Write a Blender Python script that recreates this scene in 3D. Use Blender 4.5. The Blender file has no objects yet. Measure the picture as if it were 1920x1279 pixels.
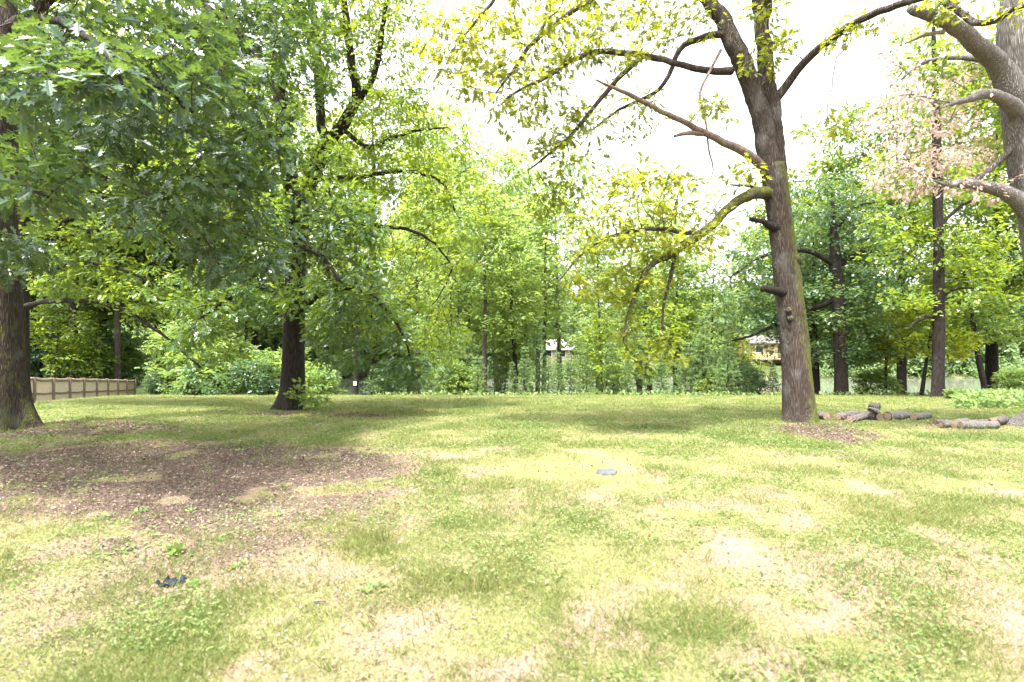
import bpy, math, random
import numpy as np
from mathutils import Vector

rng = np.random.default_rng(7)
random.seed(7)
R = math.radians
sc = bpy.context.scene
col = sc.collection

# ------------------------------------------------------------------ camera, sky, sun, exposure
F = 1000.0                      # focal length in pixels of the 1920 px wide photograph
EYE = 1.6
cam_d = bpy.data.cameras.new('camera')
cam_d.lens = 36.0 * F / 1920.0
cam_d.clip_end = 2000
cam_d.dof.use_dof = True
cam_d.dof.focus_distance = 11.5
cam_d.dof.aperture_fstop = 1.8
cam = bpy.data.objects.new('camera', cam_d)
col.objects.link(cam)
cam.location = (0, 0, EYE)
cam.rotation_euler = (R(90), 0, 0)
sc.camera = cam

SUN_DIR = Vector((-0.16, -0.30, 0.94)).normalized()       # towards the sun
SUN_EL = math.asin(SUN_DIR.z)
SUN_AZ = math.atan2(SUN_DIR.x, SUN_DIR.y)
w = bpy.data.worlds.new('World')
sc.world = w
w.use_nodes = True
nt = w.node_tree
for n in list(nt.nodes):
    nt.nodes.remove(n)
sky = nt.nodes.new('ShaderNodeTexSky')
sky.sky_type = 'NISHITA'
sky.sun_disc = False
sky.sun_elevation = SUN_EL
sky.sun_rotation = SUN_AZ
sky.air_density = 1.0
sky.dust_density = 5.0
sky.ozone_density = 1.0
hs = nt.nodes.new('ShaderNodeHueSaturation')
hs.inputs['Saturation'].default_value = 0.25              # milky, thinly overcast sky
bg = nt.nodes.new('ShaderNodeBackground')
bg.inputs['Strength'].default_value = 0.15
wo = nt.nodes.new('ShaderNodeOutputWorld')
nt.links.new(sky.outputs[0], hs.inputs['Color'])
nt.links.new(hs.outputs[0], bg.inputs['Color'])
nt.links.new(bg.outputs[0], wo.inputs['Surface'])

sun_d = bpy.data.lights.new('sun', 'SUN')
sun_d.energy = 2.5
sun_d.angle = R(5)
sun_d.color = (1.0, 0.95, 0.87)
sun = bpy.data.objects.new('sun', sun_d)
col.objects.link(sun)
sun.rotation_euler = SUN_DIR.to_track_quat('Z', 'Y').to_euler()

sc.view_settings.view_transform = 'Standard'
sc.view_settings.look = 'None'
sc.view_settings.gamma = 1.0
sc.view_settings.exposure = 2.8
cy = sc.cycles
cy.max_bounces = 7
cy.diffuse_bounces = 4
cy.glossy_bounces = 2
cy.transmission_bounces = 5
cy.transparent_max_bounces = 6
cy.caustics_reflective = False
cy.caustics_refractive = False

# ------------------------------------------------------------------ small tools
def px(x, y, d):
    """a point of the photograph (pixels) at depth d (metres), as a point of the place"""
    return np.array([(x - 960.0) / F * d, d, EYE - (y - 640.0) / F * d])

_lat = rng.random((256, 256))
def vnoise(x, y):
    x = np.asarray(x, float); y = np.asarray(y, float)
    xi = np.floor(x).astype(int); yi = np.floor(y).astype(int)
    fx = x - xi; fy = y - yi
    fx = fx * fx * (3 - 2 * fx); fy = fy * fy * (3 - 2 * fy)
    a = _lat[xi % 256, yi % 256]; b = _lat[(xi + 1) % 256, yi % 256]
    c = _lat[xi % 256, (yi + 1) % 256]; d = _lat[(xi + 1) % 256, (yi + 1) % 256]
    return (a * (1 - fx) + b * fx) * (1 - fy) + (c * (1 - fx) + d * fx) * fy
def fbm(x, y, o=4):
    s = 0; a = 0.5; t = 0
    for i in range(o):
        s = s + a * vnoise(x * 2 ** i + 17 * i, y * 2 ** i + 31 * i); t += a; a *= 0.5
    return s / t
def sstep(a, b, x):
    t = np.clip((x - a) / (b - a), 0, 1)
    return t * t * (3 - 2 * t)
def unit(v):
    return v / np.maximum(np.linalg.norm(v, axis=-1, keepdims=True), 1e-9)

class Geo:
    """collects vertices and faces (with one random value per face) and links them as one mesh object"""
    def __init__(s):
        s.V = []; s.F = []; s.n = 0
    def add(s, V, faces, rnd=None):
        """faces: list of (n,k) index arrays; rnd: matching list of (n,) values"""
        V = np.asarray(V, float).reshape(-1, 3)
        for i, f in enumerate(faces):
            f = np.asarray(f)
            r = np.zeros(len(f)) if rnd is None else np.asarray(rnd[i], float)
            s.F.append((f + s.n, r))
        s.V.append(V); s.n += len(V)
    def mesh(s, name, mats, smooth=True, base=(0, 0, 0), matidx=None):
        me = bpy.data.meshes.new(name)
        V = np.concatenate(s.V) - np.asarray(base)
        me.vertices.add(len(V)); me.vertices.foreach_set('co', V.astype(np.float32).ravel())
        loops = np.concatenate([f.ravel() for f, r in s.F]).astype(np.int32)
        cnt = np.concatenate([np.full(len(f), f.shape[1], np.int32) for f, r in s.F])
        start = np.concatenate([[0], np.cumsum(cnt)[:-1]]).astype(np.int32)
        me.loops.add(len(loops)); me.loops.foreach_set('vertex_index', loops)
        me.polygons.add(len(cnt)); me.polygons.foreach_set('loop_start', start)
        try:
            me.polygons.foreach_set('loop_total', cnt)
        except Exception:
            pass
        me.polygons.foreach_set('use_smooth', np.full(len(cnt), bool(smooth)))
        for m in (mats if isinstance(mats, (list, tuple)) else [mats]):
            me.materials.append(m)
        a = me.attributes.new('rnd', 'FLOAT', 'FACE')
        a.data.foreach_set('value', np.concatenate([r for f, r in s.F]).astype(np.float32))
        me.update(calc_edges=True)
        return me
    def build(s, name, mat, parent=None, smooth=True, base=None):
        if base is None:
            base = tuple(parent.location) if parent is not None else (0, 0, 0)
        o = bpy.data.objects.new(name, s.mesh(name, mat, smooth, base))
        col.objects.link(o)
        if parent is not None:
            o.parent = parent
        else:
            o.location = base
        return o

def tag(o, label=None, cat=None, group=None, kind=None):
    if label: o['label'] = label
    if cat: o['category'] = cat
    if group: o['group'] = group
    if kind: o['kind'] = kind
    return o
def thing(name, label, cat, loc, group=None):
    o = bpy.data.objects.new(name, None)
    o.empty_display_size = 0.3
    col.objects.link(o)
    o.location = tuple(float(v) for v in loc)
    return tag(o, label, cat, group)
def dup(root, loc, rotz=0.0, s=1.0, label=None, group=None, sz=None):
    r = root.copy(); col.objects.link(r)
    r.location = tuple(float(v) for v in loc); r.rotation_euler = (0, 0, rotz); r.scale = (s, s, sz or s)
    if label: r['label'] = label
    if group: r['group'] = group
    for ch in list(root.children):
        c = ch.copy(); col.objects.link(c); c.parent = r
        for g in list(ch.children):
            d = g.copy(); col.objects.link(d); d.parent = c
    return r

# ------------------------------------------------------------------ materials
def new_mat(name):
    m = bpy.data.materials.new(name); m.use_nodes = True
    t = m.node_tree
    for n in list(t.nodes): t.nodes.remove(n)
    out = t.nodes.new('ShaderNodeOutputMaterial')
    return m, t, out
def N(t, typ, **kw):
    n = t.nodes.new(typ)
    for k, v in kw.items():
        if k.startswith('_'): setattr(n, k[1:], v)
        else: n.inputs[k.replace('__', ' ')].default_value = v
    return n
def ramp(t, fac, stops):
    r = t.nodes.new('ShaderNodeValToRGB')
    e = r.color_ramp.elements
    while len(e) > 1: e.remove(e[-1])
    e[0].position = stops[0][0]; e[0].color = (*stops[0][1], 1)
    for p, c in stops[1:]:
        k = e.new(p); k.color = (*c, 1)
    t.links.new(fac, r.inputs[0])
    return r.outputs[0]
def mix(t, fac, a, b):
    m = t.nodes.new('ShaderNodeMix'); m.data_type = 'RGBA'
    if isinstance(fac, (int, float)): m.inputs[0].default_value = fac
    else: t.links.new(fac, m.inputs[0])
    for i, v in ((6, a), (7, b)):
        if isinstance(v, tuple): m.inputs[i].default_value = (*v, 1)
        else: t.links.new(v, m.inputs[i])
    return m.outputs[2]
def noise(t, scale, detail=4, vec=None, rough=0.6):
    n = N(t, 'ShaderNodeTexNoise', Scale=scale, Detail=detail, Roughness=rough)
    if vec is not None: t.links.new(vec, n.inputs['Vector'])
    return n.outputs['Fac']
def coords(t, scale=(1, 1, 1)):
    c = t.nodes.new('ShaderNodeTexCoord')
    m = t.nodes.new('ShaderNodeMapping'); m.inputs['Scale'].default_value = scale
    t.links.new(c.outputs['Object'], m.inputs['Vector'])
    return m.outputs[0]
def math_n(t, op, a, b=None):
    n = t.nodes.new('ShaderNodeMath'); n.operation = op
    for i, v in ((0, a), (1, b)):
        if v is None: continue
        if isinstance(v, (int, float)): n.inputs[i].default_value = v
        else: t.links.new(v, n.inputs[i])
    return n.outputs[0]

def leaf_mat(name, c1, c2, c3, trans=0.45, tcol=None, rough=0.42, spec=0.45):
    m, t, out = new_mat(name)
    a = N(t, 'ShaderNodeAttribute', _attribute_name='rnd')
    colr = ramp(t, a.outputs['Fac'], [(0.0, c1), (0.55, c2), (1.0, c3)])
    p = N(t, 'ShaderNodeBsdfPrincipled', Roughness=rough)
    p.inputs['Specular IOR Level'].default_value = spec
    t.links.new(colr, p.inputs['Base Color'])
    tr = t.nodes.new('ShaderNodeBsdfTranslucent')
    tc = mix(t, 0.55, colr, tcol or tuple(min(1, 1.9 * v) for v in c3))
    t.links.new(tc, tr.inputs['Color'])
    mx = t.nodes.new('ShaderNodeMixShader'); mx.inputs[0].default_value = trans
    t.links.new(p.outputs[0], mx.inputs[1]); t.links.new(tr.outputs[0], mx.inputs[2])
    t.links.new(mx.outputs[0], out.inputs['Surface'])
    return m

def bark_mat(name, dark, light, moss=0.0, sc_=1.0, mosscol=(0.07, 0.078, 0.014), lichen=0.25):
    m, t, out = new_mat(name)
    v = coords(t, (1, 1, 0.06))
    vo = N(t, 'ShaderNodeTexVoronoi', Scale=58 * sc_, _feature='DISTANCE_TO_EDGE')
    nz = N(t, 'ShaderNodeTexNoise', Scale=7 * sc_, Detail=5)
    t.links.new(v, nz.inputs['Vector'])
    add = t.nodes.new('ShaderNodeVectorMath'); add.operation = 'MULTIPLY_ADD'
    add.inputs[1].default_value = (0.06, 0.06, 0.06)
    t.links.new(nz.outputs['Color'], add.inputs[0]); t.links.new(v, add.inputs[2])
    t.links.new(add.outputs[0], vo.inputs['Vector'])
    fine = noise(t, 60 * sc_, 6, v)
    ridge = math_n(t, 'MINIMUM', math_n(t, 'MULTIPLY', vo.outputs['Distance'], 3.2), 1.0)
    hgt = math_n(t, 'ADD', math_n(t, 'MULTIPLY', ridge, 0.6), math_n(t, 'MULTIPLY', fine, 0.4))
    c = ramp(t, hgt, [(0.2, tuple(0.45 * x for x in dark)), (0.5, dark), (0.85, light)])
    v2 = coords(t, (1, 1, 0.6))
    c = mix(t, math_n(t, 'MULTIPLY', noise(t, 1.7, 5, v2, 0.65), 0.9), c, tuple(0.45 * x for x in dark))
    pale = ramp(t, noise(t, 3.2, 5, v2), [(0.52, (0, 0, 0)), (0.66, (1, 1, 1))])
    c = mix(t, math_n(t, 'MULTIPLY', pale, lichen), c, (0.27, 0.27, 0.25))
    if moss > 0:
        geo = t.nodes.new('ShaderNodeNewGeometry')
        dot = t.nodes.new('ShaderNodeVectorMath'); dot.operation = 'DOT_PRODUCT'
        dot.inputs[1].default_value = (0.75, -0.25, 0.62)
        t.links.new(geo.outputs['Normal'], dot.inputs[0])
        mm = math_n(t, 'ADD', math_n(t, 'MULTIPLY', dot.outputs['Value'], 0.42), noise(t, 6, 7, v2, 0.75))
        mf = ramp(t, mm, [(0.98 - 0.35 * moss, (0, 0, 0)), (1.26 - 0.35 * moss, (1, 1, 1))])
        c = mix(t, mf, c, mix(t, fine, mosscol, tuple(1.9 * x for x in mosscol)))
    p = N(t, 'ShaderNodeBsdfPrincipled', Roughness=0.92)
    p.inputs['Specular IOR Level'].default_value = 0.15
    t.links.new(c, p.inputs['Base Color'])
    b = N(t, 'ShaderNodeBump', Strength=0.9, Distance=0.03)
    t.links.new(hgt, b.inputs['Height']); t.links.new(b.outputs[0], p.inputs['Normal'])
    t.links.new(p.outputs[0], out.inputs['Surface'])
    return m

def plain_mat(name, c1, c2, scale=8, rough=0.7, vecscale=(1, 1, 1), spec=0.3, bump=0.0, detail=5):
    m, t, out = new_mat(name)
    v = coords(t, vecscale)
    f = noise(t, scale, detail, v)
    c = ramp(t, f, [(0.3, c1), (0.7, c2)])
    p = N(t, 'ShaderNodeBsdfPrincipled', Roughness=rough)
    p.inputs['Specular IOR Level'].default_value = spec
    t.links.new(c, p.inputs['Base Color'])
    if bump:
        b = N(t, 'ShaderNodeBump', Strength=bump, Distance=0.02)
        t.links.new(f, b.inputs['Height']); t.links.new(b.outputs[0], p.inputs['Normal'])
    t.links.new(p.outputs[0], out.inputs['Surface'])
    return m

M = {}
M['oak_leaf'] = leaf_mat('dark oak leaf', (0.018, 0.052, 0.027), (0.030, 0.076, 0.031), (0.060, 0.115, 0.026), 0.30, (0.22, 0.32, 0.03), 0.34, 0.65)
M['centre_leaf'] = leaf_mat('green oak leaf', (0.024, 0.064, 0.024), (0.042, 0.098, 0.026), (0.09, 0.15, 0.024), 0.42, (0.30, 0.40, 0.03), 0.36, 0.55)
M['mid_leaf'] = leaf_mat('mid green leaf', (0.032, 0.075, 0.020), (0.060, 0.120, 0.020), (0.13, 0.19, 0.022), 0.5, (0.36, 0.44, 0.03), 0.38, 0.5)
M['light_leaf'] = leaf_mat('light yellow green leaf', (0.045, 0.10, 0.018), (0.09, 0.16, 0.02), (0.18, 0.23, 0.022), 0.52, (0.44, 0.52, 0.03), 0.38, 0.5)
M['gold_leaf'] = leaf_mat('yellow green oak leaf', (0.055, 0.09, 0.014), (0.115, 0.15, 0.016), (0.24, 0.225, 0.02), 0.54, (0.50, 0.52, 0.03))
M['pale_leaf'] = leaf_mat('light green woodland leaf', (0.07, 0.135, 0.04), (0.125, 0.21, 0.05), (0.23, 0.29, 0.06), 0.52, (0.46, 0.56, 0.10))
M['far_leaf'] = leaf_mat('woodland leaf', (0.07, 0.125, 0.06), (0.12, 0.19, 0.075), (0.20, 0.26, 0.09), 0.5, (0.30, 0.42, 0.10))
M['blue_leaf'] = leaf_mat('dark glossy leaf', (0.026, 0.06, 0.03), (0.04, 0.09, 0.036), (0.085, 0.14, 0.035), 0.42, (0.22, 0.32, 0.06), 0.36, 0.55)
M['lime_leaf'] = leaf_mat('lime leaf', (0.09, 0.15, 0.012), (0.17, 0.22, 0.015), (0.28, 0.28, 0.02), 0.5, (0.46, 0.50, 0.03))
M['needle'] = leaf_mat('white pine needle', (0.085, 0.15, 0.06), (0.13, 0.21, 0.08), (0.21, 0.28, 0.09), 0.42, (0.36, 0.48, 0.15))
M['dead_leaf'] = leaf_mat('dry pink brown leaf', (0.30, 0.20, 0.16), (0.48, 0.345, 0.29), (0.62, 0.49, 0.42), 0.40, (0.6, 0.46, 0.38), 0.7, 0.2)
M['litter'] = leaf_mat('fallen dry leaf', (0.042, 0.03, 0.024), (0.10, 0.073, 0.058), (0.26, 0.195, 0.155), 0.15, (0.5, 0.35, 0.2), 0.8, 0.2)
M['grass'] = leaf_mat('lawn grass blade', (0.064, 0.112, 0.024), (0.128, 0.155, 0.042), (0.28, 0.22, 0.125), 0.40, (0.28, 0.30, 0.08), 0.5, 0.25)
M['clover'] = leaf_mat('clover leaf', (0.075, 0.13, 0.042), (0.115, 0.17, 0.05), (0.18, 0.22, 0.07), 0.36, (0.32, 0.48, 0.1), 0.5, 0.3)
M['bark'] = bark_mat('grey brown oak bark', (0.075, 0.056, 0.047), (0.185, 0.152, 0.132), 0.35)
M['bark_moss'] = bark_mat('mossy oak bark', (0.075, 0.056, 0.046), (0.175, 0.142, 0.12), 1.02)
M['bark_mossy_limb'] = bark_mat('moss covered bark', (0.06, 0.048, 0.037), (0.12, 0.10, 0.08), 1.15)
M['bark_dark'] = bark_mat('dark bark', (0.036, 0.028, 0.025), (0.085, 0.069, 0.06), 0.15, lichen=0.04)
M['bark_pale'] = bark_mat('weathered pale bark', (0.20, 0.178, 0.165), (0.46, 0.425, 0.395), 0.25, lichen=0.5)
M['bark_thin'] = bark_mat('slender trunk bark', (0.075, 0.058, 0.047), (0.16, 0.131, 0.11), 0.1, 1.6)
M['dead_wood'] = plain_mat('bare dead wood', (0.07, 0.05, 0.042), (0.19, 0.145, 0.12), 20, 0.85, (1, 1, 0.3), 0.2, 0.5)
M['cut_wood'] = plain_mat('fresh cut wood', (0.10, 0.068, 0.048), (0.22, 0.16, 0.115), 22, 0.8, (1, 1, 1), 0.2, 0.3)

# ------------------------------------------------------------------ terrain
_y0 = np.array([-60, 0, 10, 14, 18, 24, 30, 34, 40, 50, 66, 70, 74, 84, 100, 140, 200, 320, 600.])
_zc = np.array([0, 0, 0, -.19, -.43, -.85, -1.9, -2.9, -3.85, -4.6, -4.6, -3.9, -3.0, -1.9, -1.4, 3, 10, 20, 30.])
_zl = np.array([0, 0, 0, -.22, -.75, -1.38, -1.96, -2.24, -2.72, -3.55, -3.9, -3.3, -3.2, -2.9, -2.0, 3, 10, 20, 30.])
POND_Z = -3.45
def gz(x, y):
    x = np.asarray(x, float); y = np.asarray(y, float)
    b = sstep(-24, -18, x + (y - 28) / 3.0)
    z = np.interp(y, _y0, _zl) * (1 - b) + np.interp(y, _y0, _zc) * b
    z = z + 0.045 * (fbm(x * 0.5 + 9, y * 0.5 + 5, 3) - 0.5) * sstep(3, 8, y)
    return z
def gp(x, y):
    return np.array([x, y, float(gz(x, y))])
def ground_at(pxx, d):
    x = (pxx - 960) / F * d
    return gp(x, d)

def inside(poly, x, y):
    r = np.zeros(x.shape, bool); n = len(poly)
    for i in range(n):
        x1, y1 = poly[i]; x2, y2 = poly[(i + 1) % n]
        c = ((y1 > y) != (y2 > y)) & (x < (x2 - x1) * (y - y1) / (y2 - y1 + 1e-12) + x1)
        r ^= c
    return r
def gpoly(pts):
    return [((a - 960) / F * (1600.0 / (b - 640)), 1600.0 / (b - 640)) for a, b in pts]
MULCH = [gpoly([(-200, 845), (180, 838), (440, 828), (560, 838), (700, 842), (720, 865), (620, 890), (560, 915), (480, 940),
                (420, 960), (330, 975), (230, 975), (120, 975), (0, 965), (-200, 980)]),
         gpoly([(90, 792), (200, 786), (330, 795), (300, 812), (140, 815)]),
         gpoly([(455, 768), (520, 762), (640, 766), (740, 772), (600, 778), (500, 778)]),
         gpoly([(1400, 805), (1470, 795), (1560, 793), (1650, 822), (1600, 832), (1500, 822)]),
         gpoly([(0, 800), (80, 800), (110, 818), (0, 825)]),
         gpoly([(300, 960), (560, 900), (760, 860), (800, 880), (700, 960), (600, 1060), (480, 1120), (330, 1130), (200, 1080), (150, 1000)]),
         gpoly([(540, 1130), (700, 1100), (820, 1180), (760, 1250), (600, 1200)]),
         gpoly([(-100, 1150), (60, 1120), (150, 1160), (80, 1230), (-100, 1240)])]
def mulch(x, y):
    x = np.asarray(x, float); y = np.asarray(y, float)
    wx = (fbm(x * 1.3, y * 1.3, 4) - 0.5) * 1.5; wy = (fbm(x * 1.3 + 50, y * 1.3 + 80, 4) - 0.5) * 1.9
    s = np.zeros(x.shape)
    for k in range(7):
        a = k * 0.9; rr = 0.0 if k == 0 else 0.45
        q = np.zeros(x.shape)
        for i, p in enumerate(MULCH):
            wgt = 1.0 if i < 5 else 0.55  # front patches weaker: sunlit paleness of the mulch painted into the ground
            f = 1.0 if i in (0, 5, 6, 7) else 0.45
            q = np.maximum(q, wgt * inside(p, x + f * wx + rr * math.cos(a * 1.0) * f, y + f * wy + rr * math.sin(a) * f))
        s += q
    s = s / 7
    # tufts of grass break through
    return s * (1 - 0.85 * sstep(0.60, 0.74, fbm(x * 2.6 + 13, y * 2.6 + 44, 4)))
def green(x, y):
    """how thick the grass is, 0..1: thin and straw-coloured near the camera, thick further off"""
    n = 0.35 * fbm(x * 0.4 + 3, y * 0.4 + 8, 3) + 0.65 * fbm(x * 2.3 + 31, y * 2.3 + 18, 4)
    g = 0.22 + 0.78 * sstep(0.30, 0.70, n + 0.22 * sstep(5, 13, y) + 0.05)
    return g * (1 - 0.93 * mulch(x, y))

def axis(a, b, fine, lim_lo, lim_hi, grow):
    v = list(np.arange(a, b, fine)); s = fine
    while v[-1] < lim_hi: s *= grow; v.append(v[-1] + s)
    s = fine; lo = [v[0]]
    while lo[-1] > lim_lo: s *= grow; lo.append(lo[-1] - s)
    return np.array(lo[:0:-1] + v)
gx = axis(-9, 10, 0.10, -520, 520, 1.06)
gy = axis(1.6, 13, 0.09, -40, 600, 1.055)
X, Y = np.meshgrid(gx, gy)
g = Geo()
nx, ny = len(gx), len(gy)
ii = (np.arange(ny - 1)[:, None] * nx + np.arange(nx - 1)[None, :]).ravel()
g.add(np.stack([X, Y, gz(X, Y)], -1).reshape(-1, 3), [np.stack([ii, ii + 1, ii + nx + 1, ii + nx], 1)])

m, t, out = new_mat('lawn ground')
v = coords(t)
am = N(t, 'ShaderNodeAttribute', _attribute_name='mulch')
ag = N(t, 'ShaderNodeAttribute', _attribute_name='green')
ab = N(t, 'ShaderNodeAttribute', _attribute_name='bank')
n1 = noise(t, 2.2, 8, v, 0.7)
n2 = noise(t, 22, 8, v, 0.75)
n3 = noise(t, 85, 6, v, 0.7)
straw = mix(t, n2, (0.08, 0.05, 0.042), (0.26, 0.185, 0.15))
straw = mix(t, math_n(t, 'MULTIPLY', n3, 0.6), straw, (0.22, 0.15, 0.10))
grs = ramp(t, n2, [(0.3, (0.08, 0.09, 0.03)), (0.5, (0.135, 0.132, 0.055)), (0.72, (0.22, 0.175, 0.10))])
gf = ramp(t, math_n(t, 'ADD', ag.outputs['Fac'], math_n(t, 'SUBTRACT', n1, 0.5)), [(0.25, (0, 0, 0)), (0.7, (1, 1, 1))])
c = mix(t, gf, straw, grs)
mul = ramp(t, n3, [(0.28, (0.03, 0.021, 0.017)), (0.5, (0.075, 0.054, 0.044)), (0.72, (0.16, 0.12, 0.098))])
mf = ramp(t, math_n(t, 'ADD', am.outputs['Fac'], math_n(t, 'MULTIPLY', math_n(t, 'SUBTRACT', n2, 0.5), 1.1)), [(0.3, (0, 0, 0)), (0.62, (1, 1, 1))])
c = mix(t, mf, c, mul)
bank = ramp(t, noise(t, .35, 6, v), [(0.40, (0.03, 0.045, 0.014)), (0.58, (0.05, 0.06, 0.022)), (0.70, (0.16, 0.125, 0.08))])
c = mix(t, ab.outputs['Fac'], c, bank)
p = N(t, 'ShaderNodeBsdfPrincipled', Roughness=0.95)
p.inputs['Specular IOR Level'].default_value = 0.1
t.links.new(c, p.inputs['Base Color'])
b = N(t, 'ShaderNodeBump', Strength=0.8, Distance=0.02)
t.links.new(math_n(t, 'ADD', n2, math_n(t, 'MULTIPLY', n3, 0.6)), b.inputs['Height'])
t.links.new(b.outputs[0], p.inputs['Normal'])
t.links.new(p.outputs[0], out.inputs['Surface'])
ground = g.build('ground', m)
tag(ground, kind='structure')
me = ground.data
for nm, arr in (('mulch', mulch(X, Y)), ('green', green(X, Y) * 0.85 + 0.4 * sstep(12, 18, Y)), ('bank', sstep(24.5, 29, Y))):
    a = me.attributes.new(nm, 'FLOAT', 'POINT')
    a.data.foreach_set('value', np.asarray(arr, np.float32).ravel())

# pond
m, t, out = new_mat('pond water')
p = N(t, 'ShaderNodeBsdfPrincipled', Roughness=0.10)
p.inputs['Base Color'].default_value = (0.11, 0.118, 0.092, 1)
p.inputs['Specular IOR Level'].default_value = 0.6
b = N(t, 'ShaderNodeBump', Strength=0.05, Distance=0.05)
t.links.new(noise(t, 0.7, 2, coords(t, (1, 2.2, 1))), b.inputs['Height'])
t.links.new(b.outputs[0], p.inputs['Normal']); t.links.new(p.outputs[0], out.inputs['Surface'])
g = Geo()
g.add([(-40, 32, POND_Z), (130, 32, POND_Z), (130, 76, POND_Z), (-40, 76, POND_Z)], [np.array([[0, 1, 2, 3]])])
tag(g.build('pond_water', m, smooth=False), kind='structure')

# ------------------------------------------------------------------ tree tools
def catmull(P, rad, step):
    P = np.asarray(P, float); rad = np.asarray(rad, float)
    if len(P) < 3:
        Q = P
    Pe = np.vstack([2 * P[0] - P[1], P, 2 * P[-1] - P[-2]])
    op = []; orr = []
    for i in range(len(P) - 1):
        p0, p1, p2, p3 = Pe[i:i + 4]
        n = max(1, int(round(np.linalg.norm(p2 - p1) / step)))
        for k in range(n):
            u = k / n
            op.append(0.5 * ((2 * p1) + (-p0 + p2) * u + (2 * p0 - 5 * p1 + 4 * p2 - p3) * u * u + (-p0 + 3 * p1 - 3 * p2 + p3) * u ** 3))
            orr.append(rad[i] * (1 - u) + rad[i + 1] * u)
    op.append(P[-1]); orr.append(rad[-1])
    return np.array(op), np.array(orr)

def tube(geo, P, r, sides, bump=0.0, flare=None, cap=True, seed=0):
    """a round tapered tube along P; flare=(amount, height): root flare with buttresses at the foot"""
    P = np.asarray(P, float); r = np.asarray(r, float); n = len(P)
    if n < 2: return
    T = np.gradient(P, axis=0); T = unit(T)
    ref = np.array([1.0, 0, 0]) if abs(T[0][0]) < 0.9 else np.array([0, 1.0, 0])
    A = np.zeros((n, 3))
    a = unit(ref - T[0] * np.dot(ref, T[0]))
    for i in range(n):
        a = a - T[i] * np.dot(a, T[i]); a = a / max(np.linalg.norm(a), 1e-9); A[i] = a
    B = np.cross(T, A)
    th = np.arange(sides) / sides * 2 * math.pi
    rr = np.repeat(r[:, None], sides, 1)
    if bump:
        q = np.cumsum(np.concatenate([[0], np.linalg.norm(np.diff(P, axis=0), axis=1)]))
        ph = seed * 1.7
        rr = rr * (1 + bump * (fbm(np.cos(th)[None, :] * 1.6 + q[:, None] * 1.1 + ph, np.sin(th)[None, :] * 1.6 + ph + q[:, None] * 0.35, 3) - 0.5) * 2)
    if flare:
        h = P[:, 2] - P[0, 2]
        fl = flare[0] * np.exp(-np.maximum(h, 0) / flare[1])
        rr = rr * (1 + fl[:, None] * (0.75 + 0.55 * np.cos(5 * th + seed)[None, :] + 0.3 * np.cos(3 * th + 2.1 * seed)[None, :]))
    V = P[:, None, :] + rr[..., None] * (np.cos(th)[None, :, None] * A[:, None, :] + np.sin(th)[None, :, None] * B[:, None, :])
    k = np.arange(sides); k2 = (k + 1) % sides
    i = np.arange(n - 1)[:, None] * sides
    q4 = np.stack([i + k, i + k2, i + sides + k2, i + sides + k], -1).reshape(-1, 4)
    F_ = [q4]
    V = V.reshape(-1, 3)
    if cap:
        V = np.vstack([V, P[-1] + T[-1] * r[-1] * 0.4])
        top = (n - 1) * sides
        F_.append(np.stack([top + k, top + k2, np.full(sides, len(V) - 1)], -1))
    geo.add(V, F_)

def colonise(nodes, parent, att, step, infl, kill, iters, tropism=(0, 0, 0.0), jit=0.25, r=None):
    """space colonisation: grows branches from the given nodes towards the points att"""
    r = r or np.random.default_rng(1)
    nodes = [np.asarray(n, float) for n in nodes]; parent = list(parent)
    att = np.asarray(att, float)
    NA = np.array(nodes)
    best = np.full(len(att), 1e9); bi = np.zeros(len(att), int)
    for s in range(0, len(NA), 400):
        d = np.linalg.norm(att[:, None, :] - NA[None, s:s + 400], axis=2)
        k = d.argmin(1); dm = d[np.arange(len(att)), k]
        u = dm < best; best[u] = dm[u]; bi[u] = k[u] + s
    alive = np.ones(len(att), bool)
    tro = np.asarray(tropism, float)
    for it in range(iters):
        sel = alive & (best < infl)
        if not sel.any():
            if not alive.any(): break
            k = np.where(alive)[0]; j = k[best[k].argmin()]
            sel = np.zeros(len(att), bool); sel[j] = True
            infl = max(infl, best[j] + 1e-3)
        idx = bi[sel]
        cur = np.array(nodes)
        dirs = unit(att[sel] - cur[idx])
        u, inv = np.unique(idx, return_inverse=True)
        D = np.zeros((len(u), 3)); np.add.at(D, inv, dirs)
        D = unit(D) + tro + r.normal(0, jit, (len(u), 3))
        new = cur[u] + unit(D) * step
        base = len(nodes)
        for q in range(len(u)):
            nodes.append(new[q]); parent.append(int(u[q]))
        d = np.linalg.norm(att[:, None, :] - new[None], axis=2)
        k = d.argmin(1); dm = d[np.arange(len(att)), k]
        up = dm < best; best[up] = dm[up]; bi[up] = k[up] + base
        alive &= best > kill
        if not alive.any() or len(nodes) > 9000: break
    return np.array(nodes), np.array(parent)

def skeleton(nodes, parent, tip_r, expo=2.3, fixed=None):
    n = len(nodes)
    acc = np.zeros(n); hgt = np.zeros(n, int)
    kids = [[] for _ in range(n)]
    for i in range(n):
        if parent[i] >= 0: kids[parent[i]].append(i)
    order = list(range(n))[::-1]
    rad = np.zeros(n)
    for i in order:                          # parents always come before children
        if not kids[i]: rad[i] = tip_r; hgt[i] = 0
        else:
            rad[i] = sum(rad[k] ** expo for k in kids[i]) ** (1 / expo)
            hgt[i] = 1 + max(hgt[k] for k in kids[i])
        if fixed is not None and i < len(fixed) and fixed[i] > 0:
            rad[i] = fixed[i]
    return rad, hgt, kids

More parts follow.
